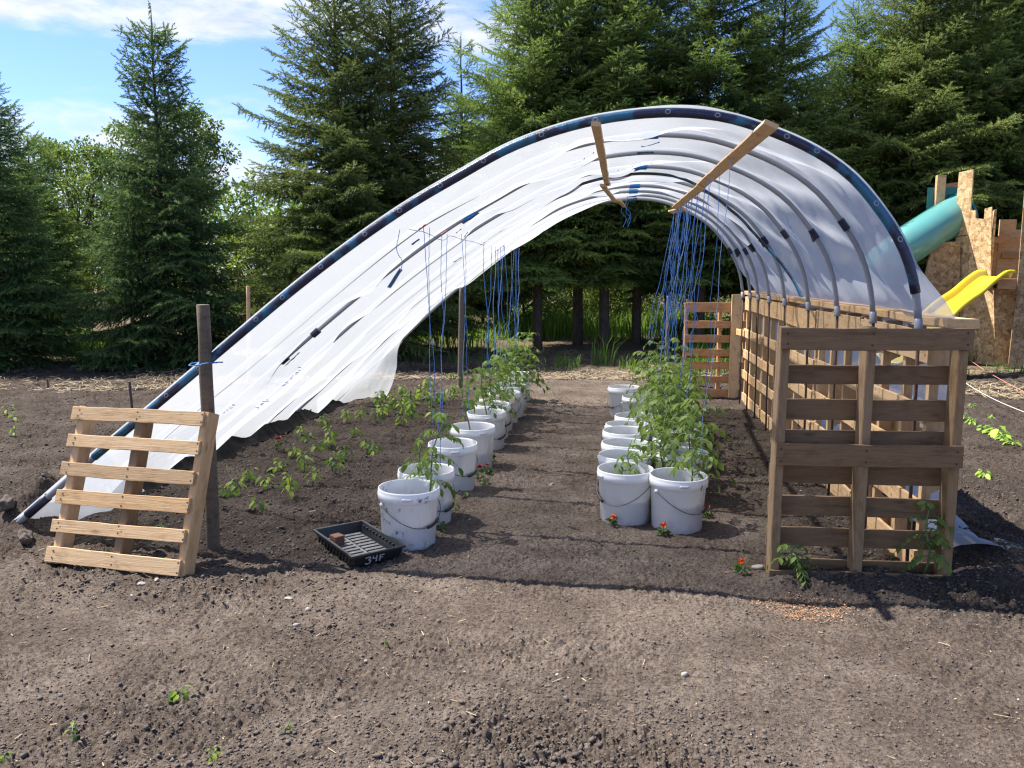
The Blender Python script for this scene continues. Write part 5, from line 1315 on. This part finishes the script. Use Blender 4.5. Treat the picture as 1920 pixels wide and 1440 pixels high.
# ------------------------------------------------------------------ broad-leaved trees and bushes
LQ = np.array([(0, 0, 0), (.45, .28, .04), (.5, 0, -.02), (.45, -.28, .04), (1, 0, -.12)], float); LQ_F = np.array([(0, 2, 1), (0, 3, 2), (1, 2, 4), (2, 3, 4)])
def broad(label, px, Y, H, Rc, seed, group, nclump=90, per=95, leaf=.075, base=.25, name='broadleaf_tree', cat='tree', tone=0.0, mat='broad', trunk_r=.05):
    r = np.random.default_rng(seed); x, y = far_at(px, Y)
    root = thing(name, label, cat, (x, y, 0), (0, 0, r.random() * 6), group)
    mb = MB(); O, A, S, TI = [], [], [], []
    th = H * .8
    mb.tube([(r.normal() * .03 * k, r.normal() * .03 * k, -.1 + th * k / 6) for k in range(7)], list(trunk_r * (1 - np.linspace(0, .85, 7))), 7)
    for c_ in range(nclump):
        u = r.random() * 6.28; zf = r.random() ** .8; zz = H * (base + (1 - base) * zf * .95)
        prof_r = Rc * math.sin(math.pi * min(.97, (.16 + .80 * zf))) ** .6
        rr_ = prof_r * math.sqrt(r.random()) * (.85 + .3 * r.random()); c = np.array([rr_ * math.cos(u), rr_ * math.sin(u), zz])
        if c_ % 3 == 0: mb.tube([(0, 0, zz * .55), (c[0] * .5, c[1] * .5, zz * .82), tuple(c)], [.02, .012, .004], 4, 0, False)
        cs = (.16 + .16 * r.random()) * (Rc / 1.5) ** .5; n_ = int(per * (.6 + .8 * r.random()))
        d_ = r.normal(size=(n_, 3)); d_ /= np.linalg.norm(d_, axis=1, keepdims=True)
        O.append(c + d_ * cs * (r.random((n_, 1)) ** .5) * np.array([1.2, 1.2, .8])); A.append(d_ + r.normal(size=(n_, 3)) * .5 + [0, 0, -.25]); S.append(leaf * (.7 + .6 * r.random(n_))); TI.append(np.clip(.38 + tone + .15 * r.normal() + .16 * r.normal(size=n_), 0, 1))
    O, A, S, TI = np.vstack(O), np.vstack(A), np.concatenate(S), np.concatenate(TI)
    V = xform(LQ, O, A, S, None, r.random(len(O)) * 6.28); n = len(LQ)
    F = (LQ_F[None] + (np.arange(len(O)) * n)[:, None, None]).reshape(-1, 3)
    mb.build('trunk', M['bark'], root, True)
    link_mesh('crown', np_mesh('crown', V.reshape(-1, 3), F, np.repeat(TI, n)), root, [M[mat]])
    return root
GB = 'broad-leaved trees filling in behind the spruces'
broad('wide pale green broad-leaved tree between the two dark spruces', 165, 17.5, 4.2, 1.9, 301, GB, 150, tone=.1)
broad('taller leafy tree right behind the big dense spruce', 372, 18.2, 5.2, 1.15, 302, GB, 110)
broad('leafy tree standing behind the dense spruce, nearer the picture edge', 265, 18.5, 4.9, 1.5, 303, GB, 120)
broad('low sunlit bush in the gap between the dense and the olive spruce', 492, 17.0, 2.55, 1.5, 304, GB, 100, tone=.15, base=.08)
broad('broad-leaved tree behind the thin spired spruce', 905, 20.5, 5.0, 2.0, 305, GB, 140, tone=.05)
broad('light green poplar top over the castle spruces', 1885, 18.8, 9.4, 1.9, 306, GB, 170, tone=.2)
broad('leafy tree far behind the brownish spruce', 800, 20.0, 3.8, 1.8, 307, GB, 110, base=.05)
broad('leafy tree between the edge spruce and pale tree, low down', 60, 19.0, 3.4, 1.7, 308, GB, 100, base=.05)
GU = 'low bushes beyond the bare spruce trunks'
for q, (px, Y, H, Rc, l) in enumerate(((985, 20.5, 1.9, 1.2, 'dim low bush left of the first bare trunk'), (1060, 21.5, 2.1, 1.3, 'speckled low bush between the first and second trunks'), (1120, 22.5, 2.0, 1.2, 'twiggy low bush behind the third trunk'), (1165, 21.0, 1.8, 1.2, 'bright low bush between the third and fourth trunks'), (1230, 22.0, 2.2, 1.3, 'low bush beyond the fourth trunk'), (1330, 20.0, 2.2, 1.6, 'low bush behind the reddish pallet'), (700, 19.0, 2.4, 1.6, 'low bush behind the plastic film'), (1450, 20.5, 2.4, 1.5, 'low bush beyond the pallet wall'), (1620, 20.5, 2.6, 1.7, 'low bush beyond the steep film'))):
    broad(l, px, Y, H, Rc, 320 + q, GU, 75, 90, .07, .03, 'bush', 'bush', .28)
# far mass of woods closing the view
k = 46000; r = np.random.default_rng(77)
px = r.uniform(-500, 2400, k); Y = r.uniform(30, 38, k); X = (px - 960) / FPX * Y; a_ = R(YAW)
top = 4.4 + 1.6 * vnoise(px * .012, px * 0, 81) + .8 * vnoise(px * .05, px * 0, 82)
O = np.stack([X * math.cos(a_) - Y * math.sin(a_), X * math.sin(a_) + Y * math.cos(a_), top * r.random(k) ** .8], -1); O += r.normal(size=O.shape) * .15
V = xform(LQ, O, r.normal(size=(k, 3)) + [0, 0, -.2], .22 + .18 * r.random(k)); n = len(LQ)
F = (LQ_F[None] + (np.arange(k) * n)[:, None, None]).reshape(-1, 3)
o = link_mesh('far_wood', np_mesh('far_wood', V.reshape(-1, 3), F, np.repeat(np.clip(.4 + .5 * vnoise(px * .05, O[:, 2] * 1.5, 83) + .12 * r.normal(size=k), 0, 1), n)), None, [M['broad']])
tag(o, 'distant leafy woodland closing the view behind the trees', 'woodland', kind='stuff')

# ------------------------------------------------------------------ grass
def grass(name, label, areas, seed, hgt=.25, kind='stuff', tone=0.0, wdt=.006):
    r = np.random.default_rng(seed); Vs, Ts = [], []
    for (px0, px1, Y0, Y1, n_, h_) in areas:
        px = r.uniform(px0, px1, n_); Y = r.uniform(Y0, Y1, n_); X = (px - 960) / FPX * Y; a_ = R(YAW)
        x = X * math.cos(a_) - Y * math.sin(a_); y = X * math.sin(a_) + Y * math.cos(a_)
        kp = vnoise(x * 2.2, y * 2.2, seed) + .5 > r.random(n_) * .9; x, y = x[kp], y[kp]; n2 = len(x)
        z = ground_h(x, y) * sstep(60, 20, np.hypot(x, y)); h = h_ * (.4 + .8 * r.random(n2)); az = r.random(n2) * 6.28; b = h * (.15 + .65 * r.random(n2))
        dx, dy = np.cos(az), np.sin(az); w2 = wdt * (.6 + .8 * r.random(n2))
        p0 = np.stack([x - dy * w2, y + dx * w2, z - .02], -1); p1 = np.stack([x + dy * w2, y - dx * w2, z - .02], -1)
        m0 = np.stack([x + dx * b * .3 - dy * w2 * .8, y + dy * b * .3 + dx * w2 * .8, z + h * .6], -1); m1 = np.stack([x + dx * b * .3 + dy * w2 * .8, y + dy * b * .3 - dx * w2 * .8, z + h * .6], -1)
        tp = np.stack([x + dx * b, y + dy * b, z + h * .93], -1)
        Vs.append(np.stack([p0, p1, m1, m0, tp], 1).reshape(-1, 3)); Ts.append(np.repeat(np.clip(.4 + tone + .25 * r.normal(size=n2), 0, 1), 5))
    V = np.vstack(Vs); k = len(V) // 5
    F = (np.array([(0, 1, 2), (0, 2, 3), (3, 2, 4)])[None] + (np.arange(k) * 5)[:, None, None]).reshape(-1, 3)
    o = link_mesh(name, np_mesh(name, V, F, np.concatenate(Ts)), None, [M['grass']]); return tag(o, label, 'grass', kind=kind)
grass('grass', 'bright green grass in the clearing beyond the bare trunks', [(930, 1330, 17.2, 24, 9000, .55), (560, 930, 15, 22, 4000, .4), (1330, 1800, 17, 23, 5000, .5)], 91, tone=.1, wdt=.010)
grass('tall_grass', 'tuft of tall bright grass between the two dark spruces', [(140, 225, 12.4, 14, 1500, .50), (330, 420, 12.7, 13.4, 250, .2)], 92, tone=.05)
grass('grass_fringe', 'ragged grass growing at the foot of the play castle', [(1796, 1870, 12.7, 13.2, 900, .30), (1700, 1800, 12.6, 14.0, 900, .3), (1870, 1960, 12.5, 12.9, 380, .20), (1790, 1960, 11.3, 12.4, 200, .12), (1290, 1420, 11.2, 15.5, 2600, .35)], 93, tone=-.05)
grass('sparse_grass', 'sparse seeding grass tufts along the straw edge', [(1040, 1090, 11.9, 12.6, 130, .22), (1110, 1150, 12.4, 13.0, 60, .5), (1160, 1240, 11.4, 12.8, 160, .2), (700, 1000, 12.2, 13.8, 330, .2), (240, 640, 12.0, 13.0, 260, .16)], 94)

# ------------------------------------------------------------------ render settings
sc.render.engine = 'CYCLES'
sc.cycles.use_denoising = True
sc.cycles.filter_width = 1.25
sc.cycles.sample_clamp_indirect = 6.0
try: sc.cycles.denoiser = 'OPENIMAGEDENOISE'
except Exception: pass
sc.cycles.max_bounces = 8; sc.cycles.diffuse_bounces = 4; sc.cycles.transmission_bounces = 6; sc.cycles.transparent_max_bounces = 12
sc.cycles.caustics_reflective = False; sc.cycles.caustics_refractive = False
sc.view_settings.view_transform = 'Standard'; sc.view_settings.look = 'None'; sc.view_settings.gamma = 1
sc.view_settings.use_curve_mapping = False; sc.view_settings.exposure = 1.42
